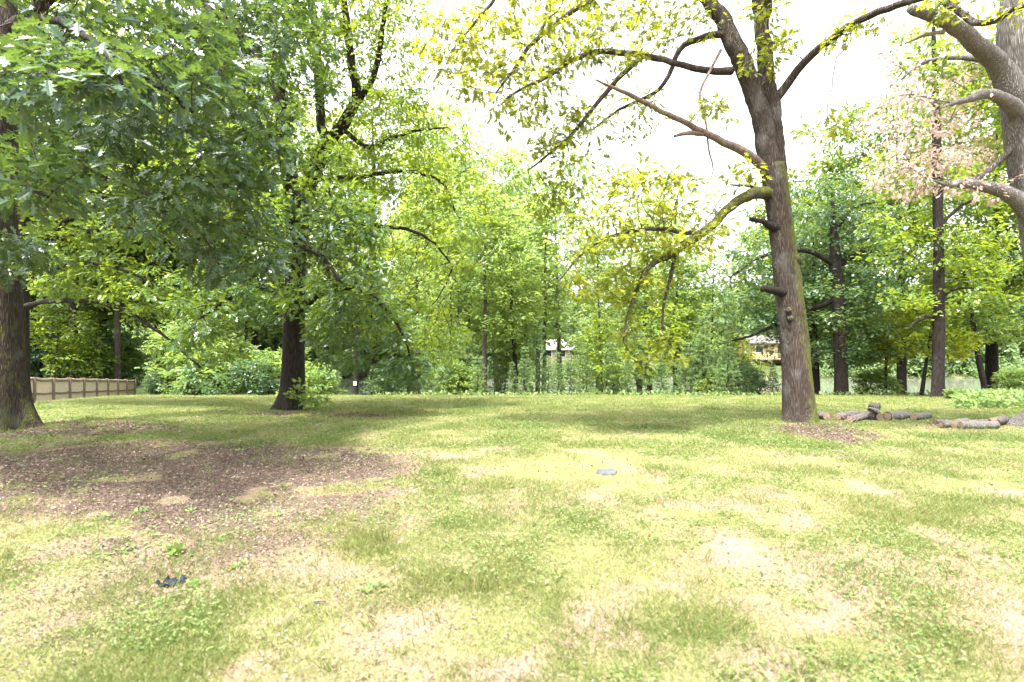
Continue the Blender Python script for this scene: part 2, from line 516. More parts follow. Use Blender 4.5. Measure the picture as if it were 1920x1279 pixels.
def chains(nodes, parent, rad, kids, n_fixed):
    """splits the grown part of the skeleton into long chains, each starting on its parent node"""
    out = []
    for i in range(n_fixed, len(nodes)):
        p = parent[i]
        start = True
        if p >= n_fixed:
            bestk = max(kids[p], key=lambda q: rad[q])
            start = bestk != i
        if not start: continue
        ch = [p, i] if p >= 0 else [i]
        j = i
        while kids[j]:
            j = max(kids[j], key=lambda q: rad[q]); ch.append(j)
        rr = rad[ch].copy()
        if p >= 0: rr[0] = min(rr[0], rr[1] * 1.15)
        out.append((nodes[ch], rr))
    return out

# leaf outlines: x across, y along the leaf; two halves folded on the midrib
OAK_H = [(0, 0), (0.05, 0.10), (0.19, 0.17), (0.09, 0.30), (0.38, 0.44), (0.11, 0.54), (0.32, 0.78), (0.10, 0.78), (0.12, 0.92), (0, 1.0)]
OVAL_H = [(0, 0), (0.17, 0.22), (0.25, 0.52), (0.13, 0.84), (0, 1.0)]
LOBE_H = [(0, 0), (0.30, 0.30), (0.14, 0.48), (0.30, 0.75), (0, 1.0)]
def leaf_template(half, fold=0.12, curl=0.10):
    n = len(half); V = []
    for sx in (1, -1):
        for (a, b) in half:
            V.append((sx * a, b, fold * a * 1.6 - curl * b * b))
    return np.array(V), [list(range(n)), list(range(n, 2 * n))[::-1]]
T_OAK = leaf_template(OAK_H)
T_OVAL = leaf_template(OVAL_H)
T_LOBE = leaf_template(LOBE_H)
T_QUAD = (np.array([(0, 0, 0), (0.30, 0.5, 0.03), (0, 1, -0.08), (-0.30, 0.5, 0.03)]), [[0, 1, 2, 3]])
T_CLUMP = (np.array([(0, 0, 0), (0.30, 0.35, 0.03), (0.12, 0.5, 0), (0.32, 0.85, -.03), (0, 1, -0.1), (-0.28, 0.8, -.03), (-0.12, 0.5, 0), (-0.3, 0.3, 0.03)]),
           [[0, 1, 2, 6, 7], [2, 3, 4, 5, 6]])

def place(geo, tmpl, P, Yax, Nrm, size, rnd):
    """leaf copies: Yax along the leaf, Nrm roughly its face"""
    TV, TF = tmpl
    Yax = unit(Yax); Xax = unit(np.cross(Yax, Nrm)); Zax = np.cross(Xax, Yax)
    size = np.asarray(size)
    if size.ndim == 0: size = np.full(len(P), float(size))
    V = P[:, None, :] + size[:, None, None] * (TV[None, :, 0:1] * Xax[:, None, :] + TV[None, :, 1:2] * Yax[:, None, :] + TV[None, :, 2:3] * Zax[:, None, :])
    k = len(TV); off = (np.arange(len(P)) * k)[:, None]
    geo.add(V.reshape(-1, 3), [off + np.array(f)[None, :] for f in TF], [rnd for f in TF])

def leaves(geo, nodes, hgt, parent, tmpl, per, size, r, spread=0.22, maxh=2, droop=0.35, tilt=0.55, n_fixed=0, lim=None, clump=None):
    ids = np.where((hgt <= maxh) & (np.arange(len(nodes)) >= n_fixed))[0]
    if clump is None: clump = r.random(len(nodes))
    cnt = r.poisson(per, len(ids))
    ids = np.repeat(ids, cnt)
    if lim and len(ids) > lim: ids = r.choice(ids, lim, replace=False)
    n = len(ids)
    par = np.maximum(parent[ids], 0)
    u = r.random((n, 1))
    base = nodes[ids] * u + nodes[par] * (1 - u)
    NN = unit(np.array([0, 0, 1.0]) + r.normal(0, tilt * .75, (len(nodes), 3)))[ids]     # each shoot is a flat spray
    out = r.normal(0, 1, (n, 3)); out = out - 0.8 * (out * NN).sum(1, keepdims=True) * NN; out = unit(out)
    P = base + out * (r.random((n, 1)) ** 0.6) * spread
    tw = unit(nodes[ids] - nodes[par])
    Yax = unit(out * 1.0 + tw * 0.7 + np.array([0, 0, -droop]) + r.normal(0, 0.25, (n, 3)))
    Nm = NN + r.normal(0, tilt * .6, (n, 3))
    sz = size * r.uniform(0.65, 1.2, n)
    rnd = np.clip(0.40 * r.random(n) + 0.60 * clump[ids], 0, 1)
    place(geo, tmpl, P, Yax, Nm, sz, rnd)
    return P

def blob_points(blobs, r, dens=1.0):
    """blobs: (px, py, depth, rx px, ry px, depth radius m, n)"""
    out = []
    for (x, y, d, rx, ry, rd, n) in blobs:
        n = int(n * dens)
        q = r.normal(0, 1, (n, 3)); q = unit(q) * (r.random((n, 1)) ** (1 / 2.6))
        D = d + q[:, 1] * rd
        xx = x + q[:, 0] * rx; yy = y + q[:, 2] * ry
        out.append(np.stack([(xx - 960) / F * D, D, EYE - (yy - 640) / F * D], 1))
    return np.concatenate(out)

def hero_tree(name, label, cat, base, limbs, blobs, bark, leafm, tmpl, per, size, step=0.28, kill=0.34, infl=1.6, seed=1,
              trop=(0, 0, -0.05), spread=0.22, maxh=2, droop=0.35, twig_r=0.0045, branch_bark=None, iters=90, jit=0.25, extra=None, flare=(0.55, 0.35), lim=None, dens=1.7):
    """limbs: list of (part name, material or None, [(px, py, depth, radius px)...], parent limb index or None)"""
    r = np.random.default_rng(seed)
    root = thing(name, label, cat, base)
    nodes = []; parent = []; fixed = []
    for li, (pn, mt, pts, grows) in enumerate(limbs):
        P = [px(a, b, d) for a, b, d, q in pts]
        rad = [q / F * d for a, b, d, q in pts]
        if pn == 'trunk':
            P[0] = np.array([P[0][0], P[0][1], base[2] - 0.12])
        Q, rr = catmull(P, rad, 0.10 if rad[0] > 0.1 else 0.16)
        if pn != 'trunk':                    # natural crookedness
            wob = np.cumsum(r.normal(0, 1, (len(Q), 3)), 0); wob -= np.linspace(0, 1, len(Q))[:, None] * wob[-1]
            Q = Q + wob * min(0.012, 0.25 * rr.mean()) 
        g = Geo()
        big = rad[0] > 0.09
        tube(g, Q, rr, 28 if pn == 'trunk' else (16 if big else 9), 0.09 if big else 0.08, flare if pn == 'trunk' else None, True, seed + li)
        if pn == 'trunk' and extra: extra(g, r)
        o = g.build(pn, mt or bark, root)
        if grows:
            k = max(1, int(step / 0.16))
            s0 = len(nodes)
            sub = range(int(len(Q) * grows[0]), len(Q), k)
            for j, q in enumerate(sub):
                nodes.append(Q[q]); parent.append(-1 if j == 0 else s0 + j - 1); fixed.append(rr[q])
    nf = len(nodes)
    att = blob_points(blobs, r, dens)
    nd, pa = colonise(nodes, parent, att, step, infl, kill, iters, trop, jit, r)
    rad, hg, kids = skeleton(nd, pa, twig_r, 2.4, fixed)
    hg[:nf] = 99
    g = Geo()
    for P, rr in chains(nd, pa, rad, kids, nf):
        tube(g, P, np.minimum(rr, 0.06), 6 if rr.max() > 0.015 else 4)
    g.build('branches', branch_bark or bark, root)
    g = Geo()
    # light and dark clumps: one value per neighbourhood
    cl = np.clip(fbm(nd[:, 0] * 0.9 + nd[:, 1] * 0.45, nd[:, 2] * 0.9 - nd[:, 1] * 0.3, 3) * 1.8 - 0.4, 0, 1)
    leaves(g, nd, hg, pa, tmpl, per, size, r, spread, maxh, droop, n_fixed=nf, clump=cl, lim=lim)
    o = g.build('foliage', leafm, root, smooth=False)
    print('TREE', name, 'nodes', len(nd), 'leaf faces', len(o.data.polygons))
    return root, nd, hg

# ------------------------------------------------------------------ the four big trees of the lawn
B1 = gp((-10 - 960) / F * 9.7, 9.7)
hero_tree('oak_tree', 'big oak cut by the left edge of the photo, thick grey trunk beside the fence', 'tree', B1,
    [('trunk', None, [(0, 805, 9.7, 46), (-2, 760, 9.7, 45), (-4, 700, 9.7, 42), (-8, 600, 9.7, 39), (-12, 450, 9.7, 36), (-12, 300, 9.7, 34), (-2, 180, 9.7, 30), (4, 60, 9.7, 25), (0, -100, 9.7, 18), (10, -260, 9.7, 10)], (0.6,)),
     ('limb', M['bark_dark'], [(-2, 200, 9.7, 12), (70, 130, 8.0, 10), (170, 110, 6.6, 8), (280, 150, 5.8, 6), (360, 210, 5.4, 3)], (0.25,)),
     ('limb', None, [(-10, 330, 9.7, 13), (60, 300, 9.4, 12), (110, 302, 9.2, 10), (180, 320, 8.8, 9), (245, 345, 8.4, 7), (340, 400, 7.8, 4)], (0.4,)),
     ('limb', M['bark_dark'], [(0, 130, 9.7, 10), (40, 60, 7.5, 8), (90, 40, 5.6, 7), (170, 80, 4.6, 5), (230, 160, 4.2, 3)], (0.3,)),
     ('limb', None, [(0, 60, 9.7, 12), (150, -20, 9.2, 10), (300, -20, 8.8, 8), (420, 40, 8.6, 6), (500, 130, 8.4, 4)], (0.3,)),
     ('limb', M['bark_dark'], [(-10, 420, 9.7, 9), (-40, 380, 7.6, 7), (-60, 330, 6.0, 6), (20, 330, 5.2, 4.5), (90, 370, 5.0, 3)], (0.3,))],
    [(90, 130, 4.7, 190, 90, 0.7, 230), (300, 110, 6.2, 200, 110, 1.2, 330), (70, 340, 5.6, 150, 70, 0.9, 190), (330, 380, 7.2, 130, 60, 0.9, 190),
     (420, 240, 8.2, 150, 140, 1.2, 330), (30, 480, 8.4, 90, 50, 0.9, 80), (440, 460, 8.2, 130, 80, 1.1, 210), (450, 30, 8.8, 160, 120, 1.2, 250),
     (120, -130, 6.8, 330, 130, 2.0, 380), (210, 260, 7.6, 180, 60, 1.1, 220), (-200, 250, 6.5, 180, 250, 2.0, 260)],
    M['bark'], M['oak_leaf'], T_OAK, 13, 0.155, 0.22, 0.26, 1.5, seed=11, spread=0.22, flare=(0.42, 0.36), trop=(0, 0, -0.08))

B2 = ground_at(35, 16.5)
hero_tree('shade_tree', 'dark trunked tree behind the big left oak with low arching boughs', 'tree', B2,
    [('trunk', None, [(36, 760, 16.5, 17), (37, 700, 16.5, 14), (38, 600, 16.5, 13), (42, 500, 16.5, 12), (48, 400, 16.5, 11), (55, 280, 16.5, 9), (62, 120, 16.5, 7), (66, -60, 16.5, 4)], (0.4,)),
     ('limb', None, [(40, 575, 16.5, 5), (90, 566, 16.0, 4.4), (150, 564, 15.5, 4), (200, 573, 15.2, 3.7), (250, 592, 15, 3.3), (310, 634, 14.8, 2.6), (375, 690, 14.6, 2)], (0.35,)),
     ('limb', None, [(42, 530, 16.5, 6.5), (70, 470, 16.2, 6), (110, 430, 15.8, 5), (160, 395, 15.5, 4), (205, 360, 15.2, 2.5)], (0.4,)),
     ('limb', None, [(45, 470, 16.5, 5), (110, 452, 16, 4.5), (170, 436, 15.5, 4), (225, 428, 15, 2.5), (300, 440, 14.8, 1.6)], (0.4,)),
     ('limb', None, [(42, 545, 16.5, 5), (85, 515, 16, 4.4), (140, 492, 15.4, 3.8), (215, 500, 15, 2.6), (290, 530, 14.7, 1.6)], (0.4,)),
     ('limb', None, [(48, 400, 16.5, 5), (0, 340, 15.6, 4), (-60, 300, 15, 3)], (0.4,))],
    [(220, 425, 15.3, 190, 60, 1.3, 240), (160, 520, 15.5, 130, 45, 1.2, 130), (320, 540, 14.8, 120, 60, 1.2, 170), (395, 650, 14.7, 85, 45, 0.9, 90),
     (150, 300, 15.5, 260, 120, 2.0, 260), (100, 80, 16, 260, 160, 2.5, 260)],
    M['bark_dark'], M['mid_leaf'], T_LOBE, 15, 0.17, 0.32, 0.38, 2.0, seed=12, spread=0.32, flare=(0.5, 0.4))

B3 = ground_at(545, 14.0)
def tree3_sprout(root):
    r = np.random.default_rng(5)
    att = blob_points([(592, 752, 13.6, 32, 18, 0.35, 60), (560, 735, 13.55, 20, 25, 0.2, 25)], r)
    n0 = [px(560, 772, 13.7), px(575, 768, 13.6)]
    nd, pa = colonise(n0, [-1, -1], att, 0.12, 1.5, 0.13, 30, (0, 0, 0.05), 0.3, r)
    rad, hg, kids = skeleton(nd, pa, 0.003)
    g = Geo(); leaves(g, nd, hg, pa, T_OAK, 6, 0.15, r, 0.15, 3)
    for P, rr in chains(nd, pa, rad, kids, 2): tube(g, P, rr, 4)
    g.build('root_sprout', M['pale_leaf'], root, smooth=False)
root3, _, _ = hero_tree('oak_tree', 'dark leaved oak with dark trunk and a leafy sprout at its foot, left of centre', 'tree', B3,
    [('trunk', None, [(543, 772, 14, 20), (545, 745, 14, 19.5), (547, 700, 14, 18.5), (549, 640, 14, 17.5), (551, 560, 14, 16.5), (553, 450, 14, 15.5), (545, 340, 14, 14), (528, 220, 14, 12), (515, 90, 14, 9), (510, -60, 14, 5)], (0.5,)),
     ('limb', None, [(556, 430, 14, 9), (500, 360, 13.2, 8), (440, 300, 12.5, 7), (395, 268, 12.1, 6), (340, 210, 11.8, 3)], (0.3,)),
     ('limb', None, [(550, 590, 14, 7), (620, 545, 13.2, 6), (690, 555, 12.7, 4.5), (740, 610, 12.5, 3), (775, 690, 12.4, 1.6)], (0.25,)),
     ('limb', None, [(551, 555, 14, 7), (490, 540, 13.0, 6), (430, 560, 12.3, 4), (370, 600, 12, 2)], (0.25,)),
     ('limb', None, [(553, 500, 14, 7), (570, 470, 12.6, 6), (600, 480, 11.6, 5), (640, 530, 11.0, 3)], (0.25,)),
     ('limb', None, [(545, 350, 14, 6), (600, 400, 12.6, 5), (660, 420, 11.8, 3)], (0.25,))],
    [(460, 300, 12.6, 190, 120, 1.5, 400), (580, 430, 12.2, 150, 100, 1.5, 340), (520, 110, 13.6, 130, 130, 1.6, 260), (640, 560, 11.2, 110, 80, 0.9, 180), (700, 620, 12.3, 100, 80, 0.9, 170),
     (765, 690, 12.4, 70, 40, 0.7, 60), (430, 560, 12.3, 130, 70, 1.2, 200), (360, 640, 12.2, 60, 40, 0.7, 30), (640, 660, 11.8, 70, 50, 0.6, 60), (500, -180, 14, 220, 120, 2.2, 200), (660, 440, 11.9, 90, 70, 1.0, 130)],
    M['bark_dark'], M['centre_leaf'], T_OAK, 13, 0.155, 0.25, 0.30, 1.6, seed=13, spread=0.26, flare=(0.8, 0.28))
B6 = ground_at(556, 16.3)
hero_tree('forked_tree', 'light leaved tree with a high dark fork, standing behind the dark leaved oak', 'tree', B6,
    [('trunk', None, [(553, 762, 16.3, 17), (555, 700, 16.3, 16), (556, 560, 16.2, 15.5), (560, 450, 16, 15), (577, 355, 15.8, 14.5), (603, 290, 15.6, 14), (620, 255, 15.5, 13)], (0.5,)),
     ('limb', None, [(617, 262, 15.5, 9), (604, 235, 15.5, 9), (600, 170, 15.6, 8.5), (593, 80, 15.7, 7.5), (585, 0, 15.8, 6), (578, -130, 15.9, 4)], (0.2,)),
     ('limb', None, [(618, 262, 15.5, 11), (650, 228, 15.4, 11), (672, 185, 15.3, 9), (666, 120, 15.3, 7.5), (655, 50, 15.3, 6.5), (648, -60, 15.4, 5), (640, -150, 15.5, 3)], (0.2,)),
     ('limb', None, [(668, 195, 15.3, 6), (700, 140, 15.1, 5.5), (713, 70, 15, 5), (726, 0, 14.9, 4), (745, -110, 14.7, 2.5)], (0.2,)),
     ('limb', None, [(640, 240, 15.4, 4.6), (690, 275, 14.9, 4), (735, 262, 14.5, 3.2), (785, 246, 14.2, 2.6), (840, 240, 14.0, 1.4)], (0.3,)),
     ('limb', None, [(585, 335, 15.7, 6), (660, 335, 15.0, 4.6), (740, 325, 14.6, 3.8), (790, 328, 14.3, 3.4), (832, 345, 14.2, 2.6), (852, 395, 14.2, 1.6)], (0.3,)),
     ('limb', None, [(562, 440, 16, 6), (640, 420, 15.2, 5), (720, 420, 14.8, 4), (800, 440, 14.5, 2.4), (850, 500, 14.4, 1.4)], (0.3,))],
    [(620, 80, 14.8, 170, 140, 1.8, 380), (705, 40, 14.6, 110, 130, 1.4, 260), (730, 150, 14.4, 80, 60, 1, 80), (790, 320, 14.5, 140, 110, 1.3, 270), (800, 460, 14.3, 120, 90, 1.3, 240), (760, 590, 14.2, 110, 90, 1.1, 220), (720, 210, 15, 130, 60, 1.2, 130),
     (880, 400, 14.4, 60, 90, .9, 80), (620, -190, 15.5, 240, 120, 2.2, 220), (640, 330, 14.9, 110, 70, 1.0, 130), (830, 640, 14.4, 50, 60, .7, 60)],
    M['bark_dark'], M['light_leaf'], T_LOBE, 14, 0.13, 0.26, 0.32, 1.7, seed=17, spread=0.26, flare=(0.5, 0.28))
tree3_sprout(root3)

B4 = ground_at(1500, 10.75)
D4 = 10.75
def knobs4(g, r):
    for (a, b, dd, q) in [(1488, 488, D4 - 0.08, 13), (1478, 583, D4 - 0.24, 6.5), (1481, 598, D4 - 0.24, 6), (1464, 607, D4, 6), (1499, 560, D4 - .05, 6)]:
        c = px(a, b, dd); rad = q / F * dd
        th = np.linspace(0, math.pi, 7); ph = np.linspace(0, 2 * math.pi, 11)[:-1]
        V = np.array([[math.sin(x) * math.cos(y), math.sin(x) * math.sin(y), math.cos(x)] for x in th for y in ph]) * rad * (0.9 + 0.25 * r.random((70, 1))) + c
        i = np.arange(6)[:, None] * 10; k = np.arange(10)[None, :]
        g.add(V, [np.stack([i + k, i + 10 + k, i + 10 + (k + 1) % 10, i + (k + 1) % 10], -1).reshape(-1, 4)])
hero_tree('oak_tree', 'tall open oak with mossy forked trunk and broken stubs, standing in the lawn at right', 'tree', B4,
    [('trunk', M['bark_moss'], [(1500, 793, D4, 29), (1498, 755, D4, 27.5), (1494, 700, D4, 26), (1487, 620, D4, 25), (1479, 540, D4, 24), (1470, 470, D4, 22), (1461, 400, D4, 22), (1453, 345, D4, 22), (1447, 310, D4, 20)], None),
     ('limb', None, [(1449, 335, D4, 20), (1436, 285, D4, 18), (1418, 205, D4, 17.5), (1395, 140, D4, 17), (1372, 80, D4, 16), (1345, 25, D4 + .1, 14), (1310, -40, D4 + .2, 11), (1280, -150, D4 + .3, 7), (1260, -280, D4 + .3, 3)], (0.5,)),
     ('limb', None, [(1456, 345, D4 + .12, 17), (1455, 280, D4 + .15, 16), (1447, 200, D4 + .15, 15.5), (1436, 120, D4 + .2, 14), (1424, 30, D4 + .2, 12.5), (1418, -60, D4 + .2, 10), (1425, -160, D4 + .3, 7), (1430, -300, D4 + .3, 3)], (0.5,)),
     ('limb', None, [(1426, 60, D4 + .15, 8), (1440, 20, D4, 7.5), (1450, -60, D4 - .3, 6), (1490, -190, D4 - .8, 3)], (0.3,)),
     ('limb', None, [(1450, 198, D4 + .1, 9), (1475, 160, D4, 8), (1510, 112, D4 - .3, 7.5), (1560, 70, D4 - .7, 7), (1610, 36, D4 - 1.1, 6.6), (1690, 4, D4 - 1.8, 6.4), (1760, -8, D4 - 2.3, 6), (1808, 18, D4 - 2.7, 6), (1832, 40, D4 - 3, 6), (1872, 40, D4 - 3.2, 5.5), (1905, 18, D4 - 3.4, 4.5), (1960, 10, D4 - 3.6, 2.5)], (0.2,)),
     ('limb', None, [(1372, 134, D4, 8), (1330, 132, D4 - .2, 6.4), (1270, 118, D4 - .4, 5.6), (1200, 102, D4 - .7, 5.8), (1130, 98, D4 - 1, 5), (1078, 112, D4 - 1.2, 4.3), (1030, 142, D4 - 1.4, 3.5), (985, 165, D4 - 1.5, 2.8), (940, 195, D4 - 1.6, 1.6)], (0.25,)),
     ('limb', None, [(1205, 106, D4 - .7, 5), (1160, 150, D4 - .9, 4.6), (1115, 200, D4 - 1, 4.2), (1075, 250, D4 - 1.1, 3.4), (1030, 290, D4 - 1.2, 2.4), (990, 320, D4 - 1.3, 1.4)], (0.15,)),
     ('broken_limb', M['dead_wood'], [(1434, 318, D4, 8.5), (1405, 292, D4 - .2, 8), (1365, 270, D4 - .3, 7), (1310, 243, D4 - .5, 6), (1250, 212, D4 - .8, 4.8), (1180, 178, D4 - 1.1, 3.8), (1117, 150, D4 - 1.3, 1.6)], None),
     ('broken_limb', M['dead_wood'], [(1330, 252, D4 - .45, 5), (1295, 250, D4 - .6, 4.5), (1264, 256, D4 - .7, 2.5)], None),
     ('mossy_limb', M['bark_mossy_limb'], [(1446, 366, D4, 13), (1420, 362, D4 - .2, 11), (1390, 372, D4 - .35, 9.5), (1360, 397, D4 - .55, 8.6), (1330, 430, D4 - .8, 8.4), (1296, 455, D4 - 1, 7.8), (1255, 480, D4 - 1.25, 6.4), (1222, 500, D4 - 1.45, 5.2), (1195, 540, D4 - 1.6, 4), (1176, 600, D4 - 1.7, 2.4), (1168, 640, D4 - 1.75, 1.2)], (0.4,)),
     ('limb', None, [(1318, 440, D4 - .9, 5), (1270, 436, D4 - 1.2, 4.2), (1220, 432, D4 - 1.5, 4), (1160, 442, D4 - 1.7, 3.4), (1100, 470, D4 - 1.9, 2.6), (1050, 525, D4 - 2, 1.4)], (0.15,)),
     ('limb', None, [(1268, 474, D4 - 1.1, 4), (1255, 530, D4 - 1.3, 3), (1245, 580, D4 - 1.4, 2.4), (1240, 640, D4 - 1.5, 1.4)], (0.2,)),
     ('limb', None, [(1362, 65, D4, 7), (1320, 68, D4 + .2, 6), (1280, 85, D4 + .4, 5.2), (1262, 110, D4 + .5, 4.6), (1252, 145, D4 + .6, 4), (1220, 180, D4 + .7, 3.4), (1160, 205, D4 + .8, 2.6), (1110, 245, D4 + .9, 1.5)], (0.2,)),
     ('limb', None, [(1290, -120, D4 + .2, 7), (1190, -50, D4 - .3, 6), (1100, 4, D4 - .7, 5.4), (1045, 45, D4 - .9, 4.6), (1002, 80, D4 - 1.1, 4), (965, 135, D4 - 1.2, 3), (930, 175, D4 - 1.3, 1.6)], (0.2,)),
     ('limb', None, [(1275, -160, D4 + .2, 6), (1130, -110, D4 - .6, 5), (1000, -60, D4 - 1, 4), (915, 20, D4 - 1.3, 3), (860, 80, D4 - 1.4, 1.6)], (0.2,)),
     ('dead_twig', M['dead_wood'], [(1352, 95, D4, 3), (1330, 135, D4 - .3, 2.6), (1312, 180, D4 - .4, 2.6), (1322, 230, D4 - .4, 2), (1330, 290, D4 - .4, 1.8), (1337, 320, D4 - .4, 1.4), (1320, 360, D4 - .4, .8)], None),
     ('stub', None, [(1440, 362, D4, 5), (1405, 350, D4 - .15, 3), (1370, 347, D4 - .3, 1.5)], None),
     ('stub', M['bark_dark'], [(1456, 428, D4 - .1, 11), (1442, 422, D4 - .15, 7), (1428, 417, D4 - .2, 5), (1406, 411, D4 - .22, 4)], None),
     ('stub', M['bark_dark'], [(1470, 550, D4 - .1, 9), (1455, 545, D4 - .15, 7.5), (1443, 543, D4 - .2, 7), (1428, 541, D4 - .2, 6)], None)],
    [(1090, 60, 9.6, 170, 90, 1.0, 290), (890, 90, 9.3, 105, 100, 0.8, 190), (985, 180, 9.3, 90, 80, 0.7, 130), (1060, 260, 9.6, 80, 90, 0.6, 90), (1180, 210, 11.2, 90, 60, 0.6, 60),
     (1050, 370, 9.6, 50, 50, 0.5, 45), (1270, 30, 10.4, 90, 60, 0.8, 60), (1220, 350, 9.3, 115, 45, 0.8, 170), (1130, 440, 8.9, 80, 65, 0.7, 130), (1270, 430, 9.6, 120, 60, 0.9, 190), (1150, 540, 9.0, 70, 30, 0.6, 50), (1390, 330, 10, 50, 30, .5, 22),
     (1180, 530, 9.2, 90, 50, 0.7, 80), (1245, 665, 9.2, 55, 40, 0.5, 80), (1180, 640, 9.2, 40, 40, 0.4, 35), (1330, 200, 10.3, 60, 40, 0.6, 18), (1440, 70, 10.4, 55, 90, 0.6, 36), (1540, 240, 9.8, 55, 30, 0.5, 14),
     (1590, 60, 9.6, 70, 40, 0.6, 24), (1770, 0, 8.3, 60, 40, 0.5, 18), (1150, -130, 10, 380, 120, 1.8, 300), (1450, -160, 10.5, 230, 150, 2.0, 200), (1890, 20, 7.4, 40, 25, .4, 10)],
    M['bark'], M['gold_leaf'], T_OAK, 11, 0.125, 0.20, 0.24, 1.5, seed=14, spread=0.19, flare=(0.46, 0.13), extra=knobs4, trop=(0, 0, -0.10))

D5 = 9.6
B5 = ground_at(2012, D5)
root5, nd5, hg5 = hero_tree('veteran_tree', 'old pale tree cut by the right edge, broken limb above and dry pink leaves', 'tree', B5,
    [('trunk', M['bark_pale'], [(2012, 805, D5, 60), (2008, 760, D5, 52), (1998, 640, D5, 46), (1982, 500, D5, 44), (1966, 400, D5, 44), (1946, 280, D5, 45), (1932, 170, D5, 45), (1926, 60, D5, 43), (1930, -80, D5, 36), (1940, -220, D5, 24)], None),
     ('broken_limb', M['bark_pale'], [(1915, 190, D5 - .1, 26), (1878, 124, D5 - .2, 17.5), (1840, 86, D5 - .4, 15), (1795, 56, D5 - .6, 13), (1755, 36, D5 - .8, 11.5), (1728, 28, D5 - .9, 10), (1708, 16, D5 - 1, 8)], None),
     ('limb', M['bark_pale'], [(1905, 210, D5 - .2, 14), (1860, 182, D5 - .5, 9.5), (1820, 186, D5 - .7, 7), (1785, 196, D5 - .9, 4)], (0.4,)),
     ('limb', M['bark_pale'], [(1940, 410, D5 - .1, 20), (1895, 372, D5 - .2, 14), (1855, 356, D5 - .3, 11), (1810, 350, D5 - .5, 8), (1770, 345, D5 - .7, 5)], (0.4,)),
     ('limb', M['bark_pale'], [(1910, 260, D5, 6), (1840, 330, D5 + .2, 5), (1780, 345, D5 + .3, 3.5), (1700, 365, D5 + .4, 1.6)], (0.4,)),
     ('limb', M['bark_pale'], [(1888, 150, D5, 9), (1845, 110, D5 + .4, 6), (1790, 108, D5 + .7, 4.5), (1740, 112, D5 + .9, 3.6), (1690, 150, D5 + 1, 2)], (0.3,)),
     ('dead_twig', M['dead_wood'], [(1768, 60, D5 - .7, 4), (1735, 65, D5 - .8, 3), (1697, 82, D5 - .9, 1.6)], None)],
    [(1745, 180, 9.6, 115, 70, 1.2, 105), (1690, 250, 9.4, 90, 80, 1.0, 95), (1780, 290, 9.5, 100, 70, 1.0, 100), (1715, 335, 9.2, 105, 45, 0.9, 80), (1840, 350, 9.4, 70, 35, .7, 36), (1680, 120, 10.2, 60, 50, .7, 32)],
    M['bark_pale'], M['dead_leaf'], T_OAK, 11, 0.075, 0.17, 0.2, 1.4, seed=15, spread=0.15, branch_bark=M['bark_pale'], flare=(0.9, 0.3), droop=0.7)
g = Geo()
r5 = np.random.default_rng(55)
att = blob_points([(1930, -120, 9.6, 260, 120, 2.0, 200), (1800, 130, 10.6, 120, 60, .8, 60), (1880, 270, 10.6, 60, 60, .6, 40)], r5)
nd, pa = colonise([px(1925, -80, D5), px(1930, -150, D5), px(1860, 110, D5 + .5), px(1900, 280, D5 + .3)], [-1, 0, -1, -1], att, 0.3, 3.0, 0.36, 50, (0, 0, 0), 0.25, r5)
rad, hg, kids = skeleton(nd, pa, 0.005)
leaves(g, nd, hg, pa, T_LOBE, 14, 0.14, r5, 0.25, 2, n_fixed=4)
g.build('green_foliage', M['mid_leaf'], root5, smooth=False)
g = Geo()
for P, rr in chains(nd, pa, rad, kids, 4): tube(g, P, rr, 5)
g.build('branches', M['bark_pale'], root5)

